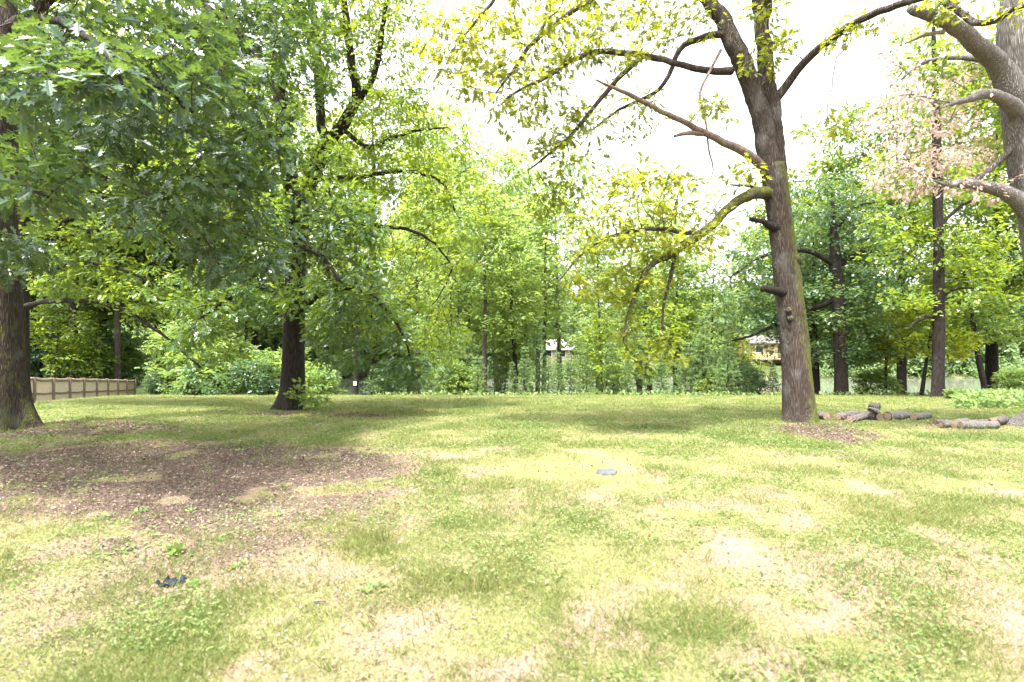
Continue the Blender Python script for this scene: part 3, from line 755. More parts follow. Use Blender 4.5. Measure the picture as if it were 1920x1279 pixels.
# ------------------------------------------------------------------ woodland trees: a few kinds, copied
FAR_SRC = []
def wood_tree(name, cat, h, trunk_r, crown, leafm, bark, tmpl, size, per, seed, step=0.45, kill=0.6, n_att=260, lean=0.0, spread=0.4, stems=1, bare=0.3, keep=True, maxh=2):
    """crown: list of (z centre fraction, radius m, height radius m, weight); built at the origin"""
    r = np.random.default_rng(seed)
    root = thing(name, '', cat, (0, 0, 0))
    nodes = []; parent = []; fixed = []
    g = Geo()
    for s_ in range(stems):
        a = r.random() * 6.28; sp = 0.0 if stems == 1 else 0.10
        P = []; zs = np.linspace(-0.35, h * 0.93, 9)
        off = np.cumsum(r.normal(0, 0.02 * h / 8, (9, 2)), 0)
        for i, z in enumerate(zs):
            P.append((off[i, 0] + lean * z + sp * z * math.cos(a + s_ * 2.4), off[i, 1] + sp * z * math.sin(a + s_ * 2.4), z))
        rad = trunk_r * (1 - 0.92 * np.linspace(0, 1, 9) ** 1.1)
        Q, rr = catmull(P, rad, max(0.25, h / 40))
        tube(g, Q, rr, 12, 0.12, (0.45, 0.3), True, seed + s_)
        s0 = len(nodes); k = 0
        for j in range(len(Q)):
            if Q[j][2] > h * bare:
                nodes.append(Q[j]); parent.append(-1 if k == 0 else s0 + k - 1); fixed.append(rr[j]); k += 1
    nf = len(nodes)
    att = []
    W = sum(c[3] for c in crown)
    for (zc, rc, hc, wt) in crown:
        n = int(1.7 * n_att * wt / W)
        q = unit(r.normal(0, 1, (n, 3))) * (r.random((n, 1)) ** (1 / 2.5))
        ctr = np.array([lean * zc * h, 0, zc * h]) + np.append(r.normal(0, 0.25 * rc, 2), 0)
        att.append(ctr + q * np.array([rc, rc, hc]))
    att = np.concatenate(att)
    nd, pa = colonise(nodes, parent, att, step * .9, 3.5, kill * .8, 70, (0, 0, 0.22), 0.35, r)
    rad, hg, kids = skeleton(nd, pa, 0.008, 2.4, fixed); hg[:nf] = 99
    for P, rr in chains(nd, pa, rad, kids, nf):
        tube(g, P, np.minimum(rr, trunk_r * 0.5), 5 if rr.max() > 0.02 else 3)
    g.build('trunk', bark, root)
    g = Geo()
    cl = np.clip(fbm(nd[:, 0] * 0.5 + nd[:, 1] * 0.4 + seed, nd[:, 2] * 0.5 - nd[:, 1] * 0.2, 3) * 1.8 - 0.4, 0, 1)
    LP = leaves(g, nd, hg, pa, tmpl, per * 2.4, size, r, spread * 1.25, maxh + 1, 0.3, n_fixed=nf, clump=cl)
    o = g.build('crown', leafm, root, smooth=False)
    FAR_SRC.append((LP, h))
    print('WOOD', name, len(nd), 'leaves', len(o.data.polygons))
    return root

protos = {}
protos['tall'] = wood_tree('hardwood_tree', 'tree', 15, 0.17, [(0.42, 2.4, 2.6, 1), (0.62, 2.9, 3.0, 1.4), (0.85, 2.2, 2.6, 1)], M['pale_leaf'], M['bark_thin'], T_CLUMP, 0.24, 6, 31, n_att=420)
protos['tall2'] = wood_tree('hardwood_tree', 'tree', 13, 0.15, [(0.35, 2.0, 2.0, .8), (0.6, 2.5, 2.8, 1.3), (0.85, 1.8, 2.2, 1)], M['pale_leaf'], M['bark_dark'], T_CLUMP, 0.22, 6, 32, n_att=360, lean=0.02)
protos['slim'] = wood_tree('slender_tree', 'tree', 12, 0.10, [(0.4, 1.4, 2.0, .7), (0.65, 1.7, 2.2, 1), (0.88, 1.2, 1.6, .8)], M['pale_leaf'], M['bark_thin'], T_CLUMP, 0.20, 5, 33, n_att=240, step=0.4, kill=0.5)
protos['dark'] = wood_tree('evergreen_oak', 'tree', 12, 0.30, [(0.34, 3.6, 2.0, 1), (0.55, 4.0, 2.4, 1.3), (0.82, 2.8, 2.4, 1)], M['blue_leaf'], M['bark_dark'], T_CLUMP, 0.21, 7, 34, n_att=620, bare=0.2)
protos['broad'] = wood_tree('broad_tree', 'tree', 16, 0.25, [(0.3, 3.2, 2.4, .9), (0.55, 4.2, 3.2, 1.5), (0.82, 3.2, 2.8, 1)], M['mid_leaf'], M['bark_dark'], T_CLUMP, 0.25, 7, 35, n_att=620, bare=0.18)
protos['small'] = wood_tree('small_tree', 'tree', 6, 0.09, [(0.55, 1.7, 1.2, 1), (0.82, 1.4, 1.0, 1)], M['lime_leaf'], M['bark_dark'], T_LOBE, 0.17, 6, 36, n_att=240, step=0.28, kill=0.36, stems=2, spread=0.26)
protos['twin'] = wood_tree('twin_stemmed_tree', 'tree', 8.5, 0.11, [(0.5, 1.9, 1.5, 1), (0.8, 1.6, 1.6, 1)], M['mid_leaf'], M['bark_dark'], T_LOBE, 0.18, 5, 37, n_att=260, step=0.34, kill=0.44, stems=2, spread=0.3, bare=0.35)
protos['shrub'] = wood_tree('shrub', 'shrub', 3.2, 0.05, [(0.4, 1.6, 1.2, 1), (0.7, 1.2, 1.0, .8)], M['pale_leaf'], M['bark_thin'], T_LOBE, 0.17, 7, 38, n_att=300, step=0.24, kill=0.3, stems=3, spread=0.24, bare=0.05)
protos['dshrub'] = wood_tree('shrub', 'shrub', 3.0, 0.05, [(0.4, 1.7, 1.2, 1), (0.7, 1.3, 0.9, .8)], M['blue_leaf'], M['bark_dark'], T_LOBE, 0.16, 7, 39, n_att=300, step=0.24, kill=0.3, stems=3, spread=0.24, bare=0.05)

protos['sapling'] = wood_tree('sapling', 'sapling', 5.0, 0.04, [(0.4, 1.0, 1.2, 1), (0.72, 0.9, 1.2, 1)], M['light_leaf'], M['bark_thin'], T_LOBE, 0.16, 4, 40, n_att=170, step=0.3, kill=0.36, spread=0.26, bare=0.15)

def pine_proto(seed, h):
    r = np.random.default_rng(seed)
    root = thing('young_pine', '', 'pine tree', (0, 0, 0))
    g = Geo(); nd_ = Geo()
    zs = np.linspace(-0.2, h, 14)
    P = np.stack([r.normal(0, .02, 14), r.normal(0, .02, 14), zs], 1)
    tube(g, P, 0.035 * h / 3.5 * (1 - 0.93 * np.linspace(0, 1, 14)), 7)
    z = 0.25
    TP = []; TD = []
    while z < h - 0.1:
        L = (0.22 + 0.30 * (1 - z / h) * h / 2.2) * r.uniform(0.8, 1.15)
        nb = r.integers(5, 8); a0 = r.random() * 6.28
        for b_ in range(nb):
            a = a0 + b_ * 6.283 / nb + r.normal(0, .2)
            l = L * r.uniform(0.65, 1.1)
            s = np.linspace(0, 1, 5)[:, None]
            d = np.array([math.cos(a), math.sin(a), 0.0])
            Q = np.array([0, 0, z]) + d * s * l + np.array([0, 0, 1.0]) * (0.28 * s ** 1.6 * l)
            tube(g, Q, np.linspace(0.010, 0.004, 5), 3)
            nt_ = max(2, int(l / 0.075))
            for q in range(nt_):
                u = 0.25 + 0.75 * (q + 1) / nt_
                p_ = np.array([0, 0, z]) + d * u * l + np.array([0, 0, 0.28 * u ** 1.6 * l])
                TP.append(p_ + r.normal(0, .035, 3)); TD.append(d + np.array([0, 0, 0.35]))
        z += r.uniform(0.22, 0.34)
    TP.append(np.array([0, 0, h])); TD.append(np.array([0, 0, 1.]))
    TP = np.array(TP); TD = unit(np.array(TD))
    k = 20
    PP = np.repeat(TP, k, 0); DD = unit(np.repeat(TD, k, 0) * 0.9 + r.normal(0, .75, (len(PP), 3)))
    tm = (np.array([(-0.075, 0, 0), (0.075, 0, 0), (0, 1, -0.1)]), [[0, 1, 2]])
    place(nd_, tm, PP, DD, r.normal(0, 1, (len(PP), 3)), 0.15 * r.uniform(.7, 1.2, len(PP)), np.repeat(r.random(len(TP)), k) * .6 + .4 * r.random(len(PP)))
    g.build('trunk', M['bark_thin'], root)
    nd_.build('crown', M['needle'], root, smooth=False)
    return root
pines = [pine_proto(41, 3.2), pine_proto(42, 4.2), pine_proto(43, 2.6)]

used = set()
def plant(kind, pxx, d, top_px, label, group, rot=None, sx=None):
    """stands a copy of a woodland tree where the photo shows it; top_px is the picture height of its tip"""
    src = pines[kind] if isinstance(kind, int) else protos[kind]
    b_ = ground_at(pxx, d)
    H = EYE - (top_px - 640) / F * d - b_[2]
    nat = HN[kind]
    s = H / nat
    sx = sx or s * random.uniform(.9, 1.4)
    rot = random.random() * 6.28 if rot is None else rot
    if kind in used:
        o = dup(src, b_, rot, sx or s, label, group, s)
        o.rotation_euler = (random.gauss(0, .03), random.gauss(0, .03), rot)
        return o
    used.add(kind)
    src.location = tuple(float(v) for v in b_); src.rotation_euler = (0, 0, rot); src.scale = (sx or s, sx or s, s)
    src['label'] = label; src['group'] = group
    return src
HN = {'sapling': 5.0, 'tall': 15, 'tall2': 13, 'slim': 12, 'dark': 12, 'broad': 16, 'small': 6, 'twin': 8.5, 'shrub': 3.2, 'dshrub': 3.0, 0: 3.2, 1: 4.2, 2: 2.6}

GW = 'trees at the far edge of the lawn'
GL = 'trees in the wood behind the fence'
GR = 'trees by the pond on the right'
# left wood behind the fence
for a in [('broad', 60, 52, 60, 'wood tree rising over the fence just right of the big left trunk'),
          ('tall', 138, 50, 90, 'tall wood tree with a thin grey trunk above the middle of the fence'),
          ('broad', 188, 56, 40, 'wood tree with brown trunk above the far half of the fence'),
          ('tall', 222, 50, 140, 'thicker brown trunk standing behind the far end of the fence'),
          ('broad', 300, 60, 80, 'bushy wood tree rising behind the bright shrubs beyond the fence'),
          ('tall', 390, 52, 150, 'wood tree seen through the boughs halfway between fence and dark leaved oak'),
          ('broad', 470, 58, 100, 'wood tree hidden behind the dark leaved oak, left of its trunk'),
          ('tall2', 610, 46, 200, 'wood tree behind the dark leaved oak, right of its trunk'),
          ('broad', 700, 60, 160, 'wood tree behind the low right-hand boughs of the dark leaved oak')]:
    plant(*a, GL)
for a in [('dshrub', 75, 50, 600, 'dark shrub above the near half of the fence'),
          ('dshrub', 140, 52, 612, 'dark shrub peeping over the middle of the fence'),
          ('sapling', 105, 47, 560, 'light sapling behind the middle of the fence'),
          ('sapling', 172, 48, 575, 'light sapling behind the far half of the fence'),
          ('shrub', 200, 53, 636, 'light green shrub leaning over the far end of the fence'),
          ('shrub', 335, 47, 592, 'big bright shrub just right of the fence end'),
          ('dshrub', 302, 44, 694, 'low dark bush in front of the bright shrub at the fence end'),
          ('shrub', 372, 44, 640, 'bright shrub second to the right of the fence end'),
          ('dshrub', 402, 40, 668, 'dark rounded shrub under the drooping bough tip'),
          ('shrub', 445, 42, 640, 'light shrub halfway between fence end and dark leaved oak'),
          ('dshrub', 480, 38, 672, 'dark shrub just left of the dark leaved oak trunk'),
          ('shrub', 520, 42, 650, 'light shrub right behind the dark leaved oak trunk'),
          ('shrub', 600, 34, 680, 'light shrub right of the dark leaved oak foot'),
          ('dshrub', 748, 29, 672, 'dark shrub under the right tip of the dark leaved oak boughs')]:
    plant(*a, 'shrubs along the edge of the wood')
# centre
for a in [('slim', 845, 29, 440, 'slim light green tree, leftmost in the row along the far lawn edge'),
          ('slim', 862, 33, 400, 'slim tree with pale trunk just left of the straight grey trunk'),
          ('tall', 908, 27, 330, 'straight tall grey trunk with thin crown at the middle of the far lawn edge'),
          ('tall2', 968, 28.5, 380, 'dark slender trunk forking high, right of the straight grey trunk'),
          ('tall', 935, 37, 300, 'pale high crown rising behind the two middle trunks of the lawn edge'),
          ('slim', 1018, 32, 360, 'thin tree beside the white roofed house across the pond'),
          ('tall2', 1122, 36, 420, 'light tree right of the white roofed house, set back from the lawn'),
          ('slim', 1130, 28, 420, 'thin trunk behind the hanging yellow boughs of the open oak'),
          ('tall', 1195, 34, 400, 'light green tree behind the yellow bough tips'),
          ('tall2', 1265, 33, 430, 'light tree between the yellow boughs and the mossy oak trunk'),
          ('slim', 1330, 30, 470, 'slim tree left of the dark spreading tree'),
          ('tall', 780, 36, 300, 'pale tree showing right of the dark leaved oak crown'),
          ('tall', 880, 41, 215, 'tall pale crown between the leaning boughs and the straight grey trunk'),
          ('tall', 985, 42, 290, 'pale crown rising behind the dark slender trunk'),
          ('broad', 820, 48, 260, 'broad pale tree far behind the slim leftmost trees of the lawn edge'),
          ('tall', 1052, 48, 300, 'far hazy crown standing in the sky gap above the white roofed house'),
          ('tall2', 1215, 46, 350, 'far hazy crown behind the yellow boughs of the open oak'),
          ('tall', 1010, 44, 350, 'far pale crown in the gap at the middle of the lawn edge')]:
    plant(*a, GW)
# right
for a in [('dark', 1530, 27.5, 420, 'dark trunk half hidden by the mossy oak trunk'),
          ('broad', 1690, 33, 150, 'tall green tree rising behind the dry pink leaves'),
          ('broad', 1585, 36, 270, 'tall tree behind the dark spreading tree'),
          ('tall', 1490, 38, 380, 'light crown behind the fork of the mossy oak'),
          ('broad', 1850, 34, 60, 'tall green tree behind the pale broken limb at right'),
          ('broad', 1960, 30, 30, 'tall tree cut by the right edge behind the old pale tree'),
          ('small', 1728, 24, 560, 'little lime green tree leaning over the pond edge'),
          ('twin', 1848, 23.5, 450, 'young twin stemmed tree near the right edge'),
          ('small', 1660, 27, 585, 'lime green bush tree left of the pond view'),
          ('twin', 1925, 26, 440, 'bright young tree cut by the right edge'),
          ('shrub', 1630, 27.5, 690, 'green shrub right of the dark trunk foot'),
          ('shrub', 1895, 25.5, 690, 'pale shrub at the right edge below the young trees')]:
    plant(*a, GR)
r = np.random.default_rng(77)
b_ = ground_at(1577, 25)
hero_tree('spreading_tree', 'dark spreading tree with a tall dark trunk, right of the mossy oak', 'tree', b_,
    [('trunk', None, [(1578, 752, 25, 12.5), (1577, 700, 25, 11.5), (1573, 600, 25, 11), (1567, 500, 25, 10), (1564, 440, 25, 7), (1562, 400, 25, 4.5), (1560, 350, 25, 1.5)], (0.5,)),
     ('limb', None, [(1567, 500, 25, 5), (1500, 470, 24.6, 4), (1430, 480, 24.3, 3), (1370, 520, 24, 1.5)], (0.3,)),
     ('limb', None, [(1570, 560, 25, 5), (1500, 590, 25.5, 4), (1440, 615, 25.5, 3), (1370, 640, 25.5, 1.5)], (0.3,)),
     ('limb', None, [(1567, 500, 25, 5), (1620, 470, 25.6, 4), (1670, 480, 25.6, 2)], (0.3,)),
     ('limb', None, [(1564, 430, 25, 4.5), (1600, 390, 25.8, 3), (1640, 380, 26, 1.5)], (0.3,))],
    [(1430, 480, 25, 80, 70, 1.6, 150), (1400, 580, 25.5, 70, 60, 1.4, 130), (1560, 390, 25.4, 100, 75, 1.8, 260), (1510, 440, 24.4, 45, 35, .8, 50), (1620, 420, 24.6, 50, 50, .9, 60), (1650, 470, 26, 60, 80, 1.4, 130), (1530, 560, 27.2, 90, 90, 1.4, 180), (1620, 590, 26.8, 60, 90, 1.2, 120), (1600, 660, 27.5, 60, 40, 1, 60)],
    M['bark_dark'], M['blue_leaf'], T_LOBE, 15, 0.19, 0.42, 0.5, 2.6, seed=18, spread=0.4, flare=(0.3, 0.3))
b_ = ground_at(1760, 22)
hero_tree('straight_tree', 'straight brown trunk at the pond edge below the dry pink leaves', 'tree', b_,
    [('trunk', None, [(1758, 752, 22, 10.5), (1759, 700, 22, 9.8), (1760, 600, 22, 9.2), (1760, 480, 22, 8.5), (1758, 360, 22, 7.6), (1756, 250, 22, 7), (1752, 120, 22, 4.5), (1750, 20, 22, 2)], (0.35,)),
     ('limb', None, [(1760, 590, 22, 3.5), (1725, 600, 21.7, 2.8), (1700, 620, 21.5, 1.5)], (0.3,)),
     ('limb', None, [(1760, 560, 22, 3.5), (1800, 540, 21.8, 2.8), (1850, 545, 21.5, 1.5)], (0.3,)),
     ('limb', None, [(1759, 430, 22, 3.5), (1800, 390, 22.5, 2.8), (1850, 370, 22.8, 1.5)], (0.3,))],
    [(1690, 450, 22, 90, 70, 2, 90), (1840, 460, 22, 90, 70, 2, 90), (1830, 350, 22.5, 90, 60, 2, 70), (1700, 330, 22.5, 90, 60, 2, 60), (1760, 130, 22, 110, 110, 2.2, 110), (1720, 560, 21.5, 70, 30, 1.4, 40), (1830, 550, 21.5, 70, 30, 1.4, 40)],
    M['bark_dark'], M['light_leaf'], T_LOBE, 16, 0.19, 0.42, 0.5, 2.6, seed=16, spread=0.4, flare=(0.3, 0.3))

# young pines along the lawn edge, left to right
ORD = ['first', 'second', 'third', 'fourth', 'fifth', 'sixth', 'seventh', 'eighth', 'ninth', 'tenth', 'eleventh', 'twelfth', 'thirteenth', 'fourteenth',
       'fifteenth', 'sixteenth', 'seventeenth', 'eighteenth', 'nineteenth', 'twentieth', 'twenty-first', 'twenty-second', 'twenty-third', 'twenty-fourth', 'twenty-fifth', 'twenty-sixth', 'twenty-seventh', 'twenty-eighth']
PN = [(802, 662), (832, 640), (878, 622), (896, 668), (938, 640), (962, 680), (985, 652), (1004, 606), (1030, 668), (1046, 662), (1066, 672), (1094, 655), (1118, 676), (1150, 640), (1176, 672),
      (1196, 612), (1240, 662), (1268, 678), (1284, 640), (1314, 594), (1336, 660), (1362, 622), (1400, 676), (1424, 690), (1452, 682)]
rr_ = random.Random(3)
for i, (a, tp) in enumerate(PN):
    d = 25.2 + rr_.random() * 4.5
    big = 'tall ' if tp < 630 else ('low ' if tp > 664 else '')
    plant([0, 1, 2, 1, 0][rr_.randrange(5)], a, d, tp, '%syoung feathery pine, %s from the left in the row along the lawn edge' % (big, ORD[i]), 'young pines along the lawn edge')
for a in [('sapling', 815, 28, 600, 'light green sapling left of the straight grey trunk'),
          ('shrub', 868, 27, 676, 'low light bush left of the straight grey trunk foot'),
          ('sapling', 945, 30, 560, 'light sapling between the straight grey trunk and the dark slender trunk'),
          ('sapling', 1100, 31, 610, 'light sapling just right of the white roofed house'),
          ('sapling', 1135, 27, 590, 'yellowish sapling under the hanging yellow boughs'),
          ('shrub', 1160, 29, 690, 'low light bush under the hanging yellow boughs'),
          ('sapling', 1222, 30, 560, 'light sapling right of the hanging bough tips'),
          ('sapling', 1295, 32, 580, 'light sapling between the bough tips and the yellow house'),
          ('shrub', 1345, 27, 690, 'low light bush left of the yellow house view'),
          ('sapling', 1392, 31, 590, 'light sapling at the left side of the yellow house'),
          ('dshrub', 1388, 27, 680, 'low dark bush below the yellow house view')]:
    plant(*a, 'young broadleaf growth along the lawn edge')

# a trunk with a white notice beside the water
b_ = ground_at(667, 26.5)
def P_(y): return px(667, y, 26.5)
root = thing('notice_tree', 'short dark trunk with a small white notice, beside the water under the oak boughs', 'tree', b_)
g = Geo()
Q, rr = catmull([P_(752), P_(700), P_(640), P_(560), P_(440), P_(330)], np.array([.13, .12, .115, .10, .08, .03]), .4)
tube(g, Q, rr, 14, 0.1, (0.3, 0.3)); g.build('trunk', M['bark_dark'], root)
g = Geo()
att = blob_points([(667, 470, 26.5, 60, 60, 1.6, 70), (667, 370, 26.5, 55, 60, 1.4, 70)], r)
nd, pa = colonise([P_(560), P_(500), P_(440), P_(380)], [-1, 0, 1, 2], att, .5, 3, .6, 40, (0, 0, .05), .2, r)
rad, hg, kids = skeleton(nd, pa, .008)
leaves(g, nd, hg, pa, T_CLUMP, 16, .2, r, .5, 3, n_fixed=4); g.build('crown', M['mid_leaf'], root, smooth=False)
def box(geo, c, s, rot=0.0):
    c = np.asarray(c, float); s = np.asarray(s, float) / 2
    V = np.array([(x, y, z) for x in (-1, 1) for y in (-1, 1) for z in (-1, 1)]) * s
    ca, sa = math.cos(rot), math.sin(rot)
    V = np.stack([V[:, 0] * ca - V[:, 1] * sa, V[:, 0] * sa + V[:, 1] * ca, V[:, 2]], 1) + c
    geo.add(V, [np.array([[0, 1, 3, 2], [4, 6, 7, 5], [0, 4, 5, 1], [2, 3, 7, 6], [0, 2, 6, 4], [1, 5, 7, 3]])])
M['white_card'] = plain_mat('white card', (0.72, 0.72, 0.70), (0.82, 0.82, 0.80), 3, 0.6)
g = Geo(); c = P_(719); box(g, c + np.array([0, -0.135, 0]), (0.15, 0.012, 0.20)); g.build('notice', M['white_card'], root, smooth=False)

# ------------------------------------------------------------------ far wood over the pond: one mass
g = Geo(); gt = Geo()
r = np.random.default_rng(91)
for k in range(210):
    front = k < 95
    if front:
        y = r.uniform(74, 86); x = (-1.15 + 2.3 * (k + r.random()) / 95) * y
    else:
        y = r.uniform(86, 150); x = r.uniform(-1.15, 1.15) * y
    pxx = 960 + x / y * F
    if y < 92 and (985 < pxx < 1120 or 1355 < pxx < 1510): continue
    LP, h = FAR_SRC[int(r.integers(0, 5))]
    s = (r.uniform(6, 11) if front else r.uniform(11, 17)) / h
    if 950 < pxx < 1400 and not front: s *= 0.8
    n = min(len(LP), 4200 if front else 3000)
    q = LP[r.choice(len(LP), n, replace=False)]
    a = r.random() * 6.28
    b_ = gp(x, y)
    lo = 0.5 if front else 0.2                      # crowns of the shore trees come low
    q = np.stack([q[:, 0] * math.cos(a) - q[:, 1] * math.sin(a), q[:, 0] * math.sin(a) + q[:, 1] * math.cos(a), q[:, 2] - lo * 0.3 * h], 1) * s * np.array([1.5, 1.5, 1]) + b_
    tone = r.random()
    Yx = r.normal(0, 1, (n, 3)); Yx[:, 2] -= 0.3
    place(g, T_QUAD, q, Yx, np.array([0, 0, 1.0]) + r.normal(0, .6, (n, 3)), (0.55 if front else 0.85) * r.uniform(.7, 1.2, n), np.clip(.5 * tone + .5 * r.random(n), 0, 1))
    n2_ = 500
    q = r.normal(0, 1, (n2_, 3)) * np.array([2.2, 2.2, 0.8]) + b_ + np.array([0, 0, 0.9])
    place(g, T_QUAD, q, r.normal(0, 1, (n2_, 3)), np.array([0, 0, 1.0]) + r.normal(0, .6, (n2_, 3)), .5 * r.uniform(.7, 1.2, n2_), np.clip(.5 * tone + .4 * r.random(n2_), 0, 1))
for k in range(150):                               # bushes leaning over the far waterline
    y = r.uniform(71.5, 75); x = (-1.1 + 2.2 * (k + r.random()) / 150) * y
    if 0.03 < x / y < 0.14 or 0.41 < x / y < 0.53: continue
    if 0.72 < x / y < 0.86 and r.random() < .6: continue
    b_ = gp(x, y); n2_ = 170
    q = r.normal(0, 1, (n2_, 3)) * np.array([1.1, 0.7, 0.5]) * r.uniform(.7, 1.5) + b_ + np.array([0, 0, 0.8])
    tone = r.random()
    place(g, T_QUAD, q, r.normal(0, 1, (n2_, 3)), np.array([0, 0, 1.0]) + r.normal(0, .6, (n2_, 3)), .38 * r.uniform(.7, 1.2, n2_), np.clip(.5 * tone + .4 * r.random(n2_), 0, 1))
fw = g.build('far_wood', M['far_leaf'], smooth=False)
tag(fw, 'wood on the far side of the pond', 'wood', kind='stuff')

# ------------------------------------------------------------------ wooden fence (left)
M['fence_wood'] = plain_mat('weathered fence boards', (0.36, 0.28, 0.21), (0.62, 0.52, 0.42), 9, 0.85, (6, 6, 0.8), 0.15, 0.3)
M['fence_post'] = plain_mat('weathered fence post', (0.11, 0.08, 0.06), (0.22, 0.17, 0.125), 9, 0.85, (6, 6, 0.8), 0.15, 0.3)
A = np.array([(22 - 960) / F * 26.5, 26.5]); Bq = np.array([(252 - 960) / F * 46.5, 46.5])
dirv = (Bq - A) / np.linalg.norm(Bq - A); L = np.linalg.norm(Bq - A)
A = A - dirv * 4.9; L += 4.9
nb = int(round(L / 2.4)); sp = L / nb
rot = math.atan2(dirv[1], dirv[0]); nrm = np.array([dirv[1], -dirv[0]])         # towards the lawn
fence = thing('wooden_fence', 'weathered brown wooden board fence with posts and rails at left', 'fence', gp(*A))
rf = random.Random(8)
FH = 1.5
for i in range(nb + 1):
    p_ = A + dirv * sp * i; z = float(gz(*p_))
    g = Geo(); box(g, (p_[0] + nrm[0] * .075, p_[1] + nrm[1] * .075, z + FH / 2 - .1), (0.10, 0.10, FH + .18), rot); g.build('post', M['fence_post'], fence, smooth=False)
    if i == nb: break
    g = Geo(); z2 = float(gz(*(p_ + dirv * sp)))
    nbd = 17
    for k in range(nbd):
        u = (k + .5) / nbd; q = p_ + dirv * sp * u; zz = z * (1 - u) + z2 * u
        sag = -0.05 * math.sin(math.pi * u)
        box(g, (q[0], q[1], zz + FH / 2 + sag + rf.uniform(-.012, .012)), (sp / nbd - .008, 0.02, FH), rot)
    g.build('board_panel', M['fence_wood'], fence, smooth=False)
    for hh, th in ((FH - .12, .10), (FH * .42, .085)):
        g = Geo(); ks = 7; V = []
        for k in range(ks):
            u = k / (ks - 1); q = p_ + dirv * sp * u; zz = z * (1 - u) + z2 * u + hh - 0.06 * math.sin(math.pi * u) * rf.uniform(.7, 1.2)
            for dn, dz in ((.012, -th / 2), (.055, -th / 2), (.055, th / 2), (.012, th / 2)):
                V.append((q[0] + nrm[0] * dn, q[1] + nrm[1] * dn, zz + dz))
        fs = [[k * 4 + j, k * 4 + (j + 1) % 4, k * 4 + 4 + (j + 1) % 4, k * 4 + 4 + j] for k in range(ks - 1) for j in range(4)]
        g.add(V, [np.array(fs)]); g.build('rail', M['fence_post'], fence, smooth=False)

# ------------------------------------------------------------------ houses across the pond
M['cream'] = plain_mat('cream siding', (0.27, 0.235, 0.17), (0.33, 0.29, 0.22), 2, 0.7)
M['yellow_wall'] = plain_mat('pale yellow siding', (0.34, 0.28, 0.11), (0.42, 0.35, 0.16), 2, 0.7)
M['white_roof'] = plain_mat('pale metal roof', (0.30, 0.29, 0.27), (0.38, 0.365, 0.345), 2, 0.5)
M['grey_roof'] = plain_mat('grey shingle roof', (0.05, 0.048, 0.045), (0.085, 0.08, 0.076), 12, 0.8)
M['dark_glass'] = plain_mat('dark window glass', (0.02, 0.025, 0.03), (0.04, 0.045, 0.05), 2, 0.08, spec=0.6)
M['white_trim'] = plain_mat('white trim', (0.70, 0.70, 0.68), (0.78, 0.78, 0.76), 3, 0.5)
M['deck'] = plain_mat('brown deck boards', (0.16, 0.11, 0.08), (0.26, 0.19, 0.14), 6, 0.8)
def house(name, label, c, wdt, dep, hw, hr, wallm, roofm):
    root = thing(name, label, 'house', c)
    c = np.asarray(c, float)
    g = Geo(); x0, x1, y0, y1 = -wdt / 2, wdt / 2, 0, dep
    V = np.array([(x0, y0, -.8), (x1, y0, -.8), (x1, y1, -.8), (x0, y1, -.8), (x0, y0, hw), (x1, y0, hw), (x1, y1, hw), (x0, y1, hw), (x0, dep / 2, hw + hr - .12), (x1, dep / 2, hw + hr - .12)]) + c
    g.add(V, [np.array([[0, 1, 5, 4], [2, 3, 7, 6]]), np.array([[1, 2, 6, 9, 5], [3, 0, 4, 8, 7]])])
    g.build('wall', wallm, root, smooth=False)
    e = .5; g = Geo(); th = .14
    for sgn in (0, 1):
        ya, yb = (y0 - e, dep / 2) if sgn == 0 else (y1 + e, dep / 2)
        za, zb = hw - e * hr / (dep / 2), hw + hr
        V = np.array([(x0 - e, ya, za), (x1 + e, ya, za), (x1 + e, yb, zb), (x0 - e, yb, zb)])
        V = np.vstack([V, V + np.array([0, 0, th])]) + c
        g.add(V, [np.array([[0, 1, 2, 3], [4, 5, 6, 7], [0, 1, 5, 4], [1, 2, 6, 5], [3, 0, 4, 7]])])
    rf_ = g.build('roof', roofm, root, smooth=False)
    g = Geo(); box(g, c + np.array([wdt * .3, dep * .7, hw + hr + .1]), (.7, .7, 1.2)); g.build('chimney', M['deck'], rf_, smooth=False, base=tuple(root.location))
    return root, c
hx = (1053 - 960) / F * 92
h1, c1 = house('lake_house', 'small cream house with a white roof across the pond, seen between thin trunks', (hx, 92, -1.85), 7.5, 8, 2.1, 1.5, M['cream'], M['white_roof'])
for dx in (-2.2, 0.2, 2.4):
    g = Geo(); box(g, c1 + np.array([dx, -.03, 1.25]), (1.1, .08, 1.2)); f = g.build('window', M['white_trim'], h1, smooth=False)
    g = Geo(); box(g, c1 + np.array([dx, -.05, 1.25]), (.9, .08, 1.0)); g.build('pane', M['dark_glass'], f, smooth=False, base=tuple(h1.location))
hx = (1452 - 960) / F * 84
h2, c2 = house('lake_house', 'pale yellow house with a dark porch across the pond, left of the mossy oak trunk', (hx, 84, -1.1), 7.2, 8, 2.4, 1.2, M['yellow_wall'], M['grey_roof'])
g = Geo(); box(g, c2 + np.array([1.5, -.03, 1.0]), (1.9, .08, 2.0)); f = g.build('door', M['dark_glass'], h2, smooth=False)
g = Geo(); box(g, c2 + np.array([1.9, -.05, 1.05]), (.7, .08, 1.7)); g.build('pane', M['white_trim'], f, smooth=False, base=tuple(h2.location))
g = Geo(); box(g, c2 + np.array([-2.4, -.03, 1.4]), (1.3, .08, 1.2)); f = g.build('window', M['white_trim'], h2, smooth=False)
g = Geo(); box(g, c2 + np.array([-2.4, -.05, 1.4]), (1.1, .08, 1.0)); g.build('pane', M['dark_glass'], f, smooth=False, base=tuple(h2.location))
g = Geo(); box(g, c2 + np.array([0, -1.4, -.1]), (7.2, 2.7, .16))
for k in range(5): box(g, c2 + np.array([-3.4 + 1.7 * k, -2.6, -.8]), (.14, .14, 1.3))
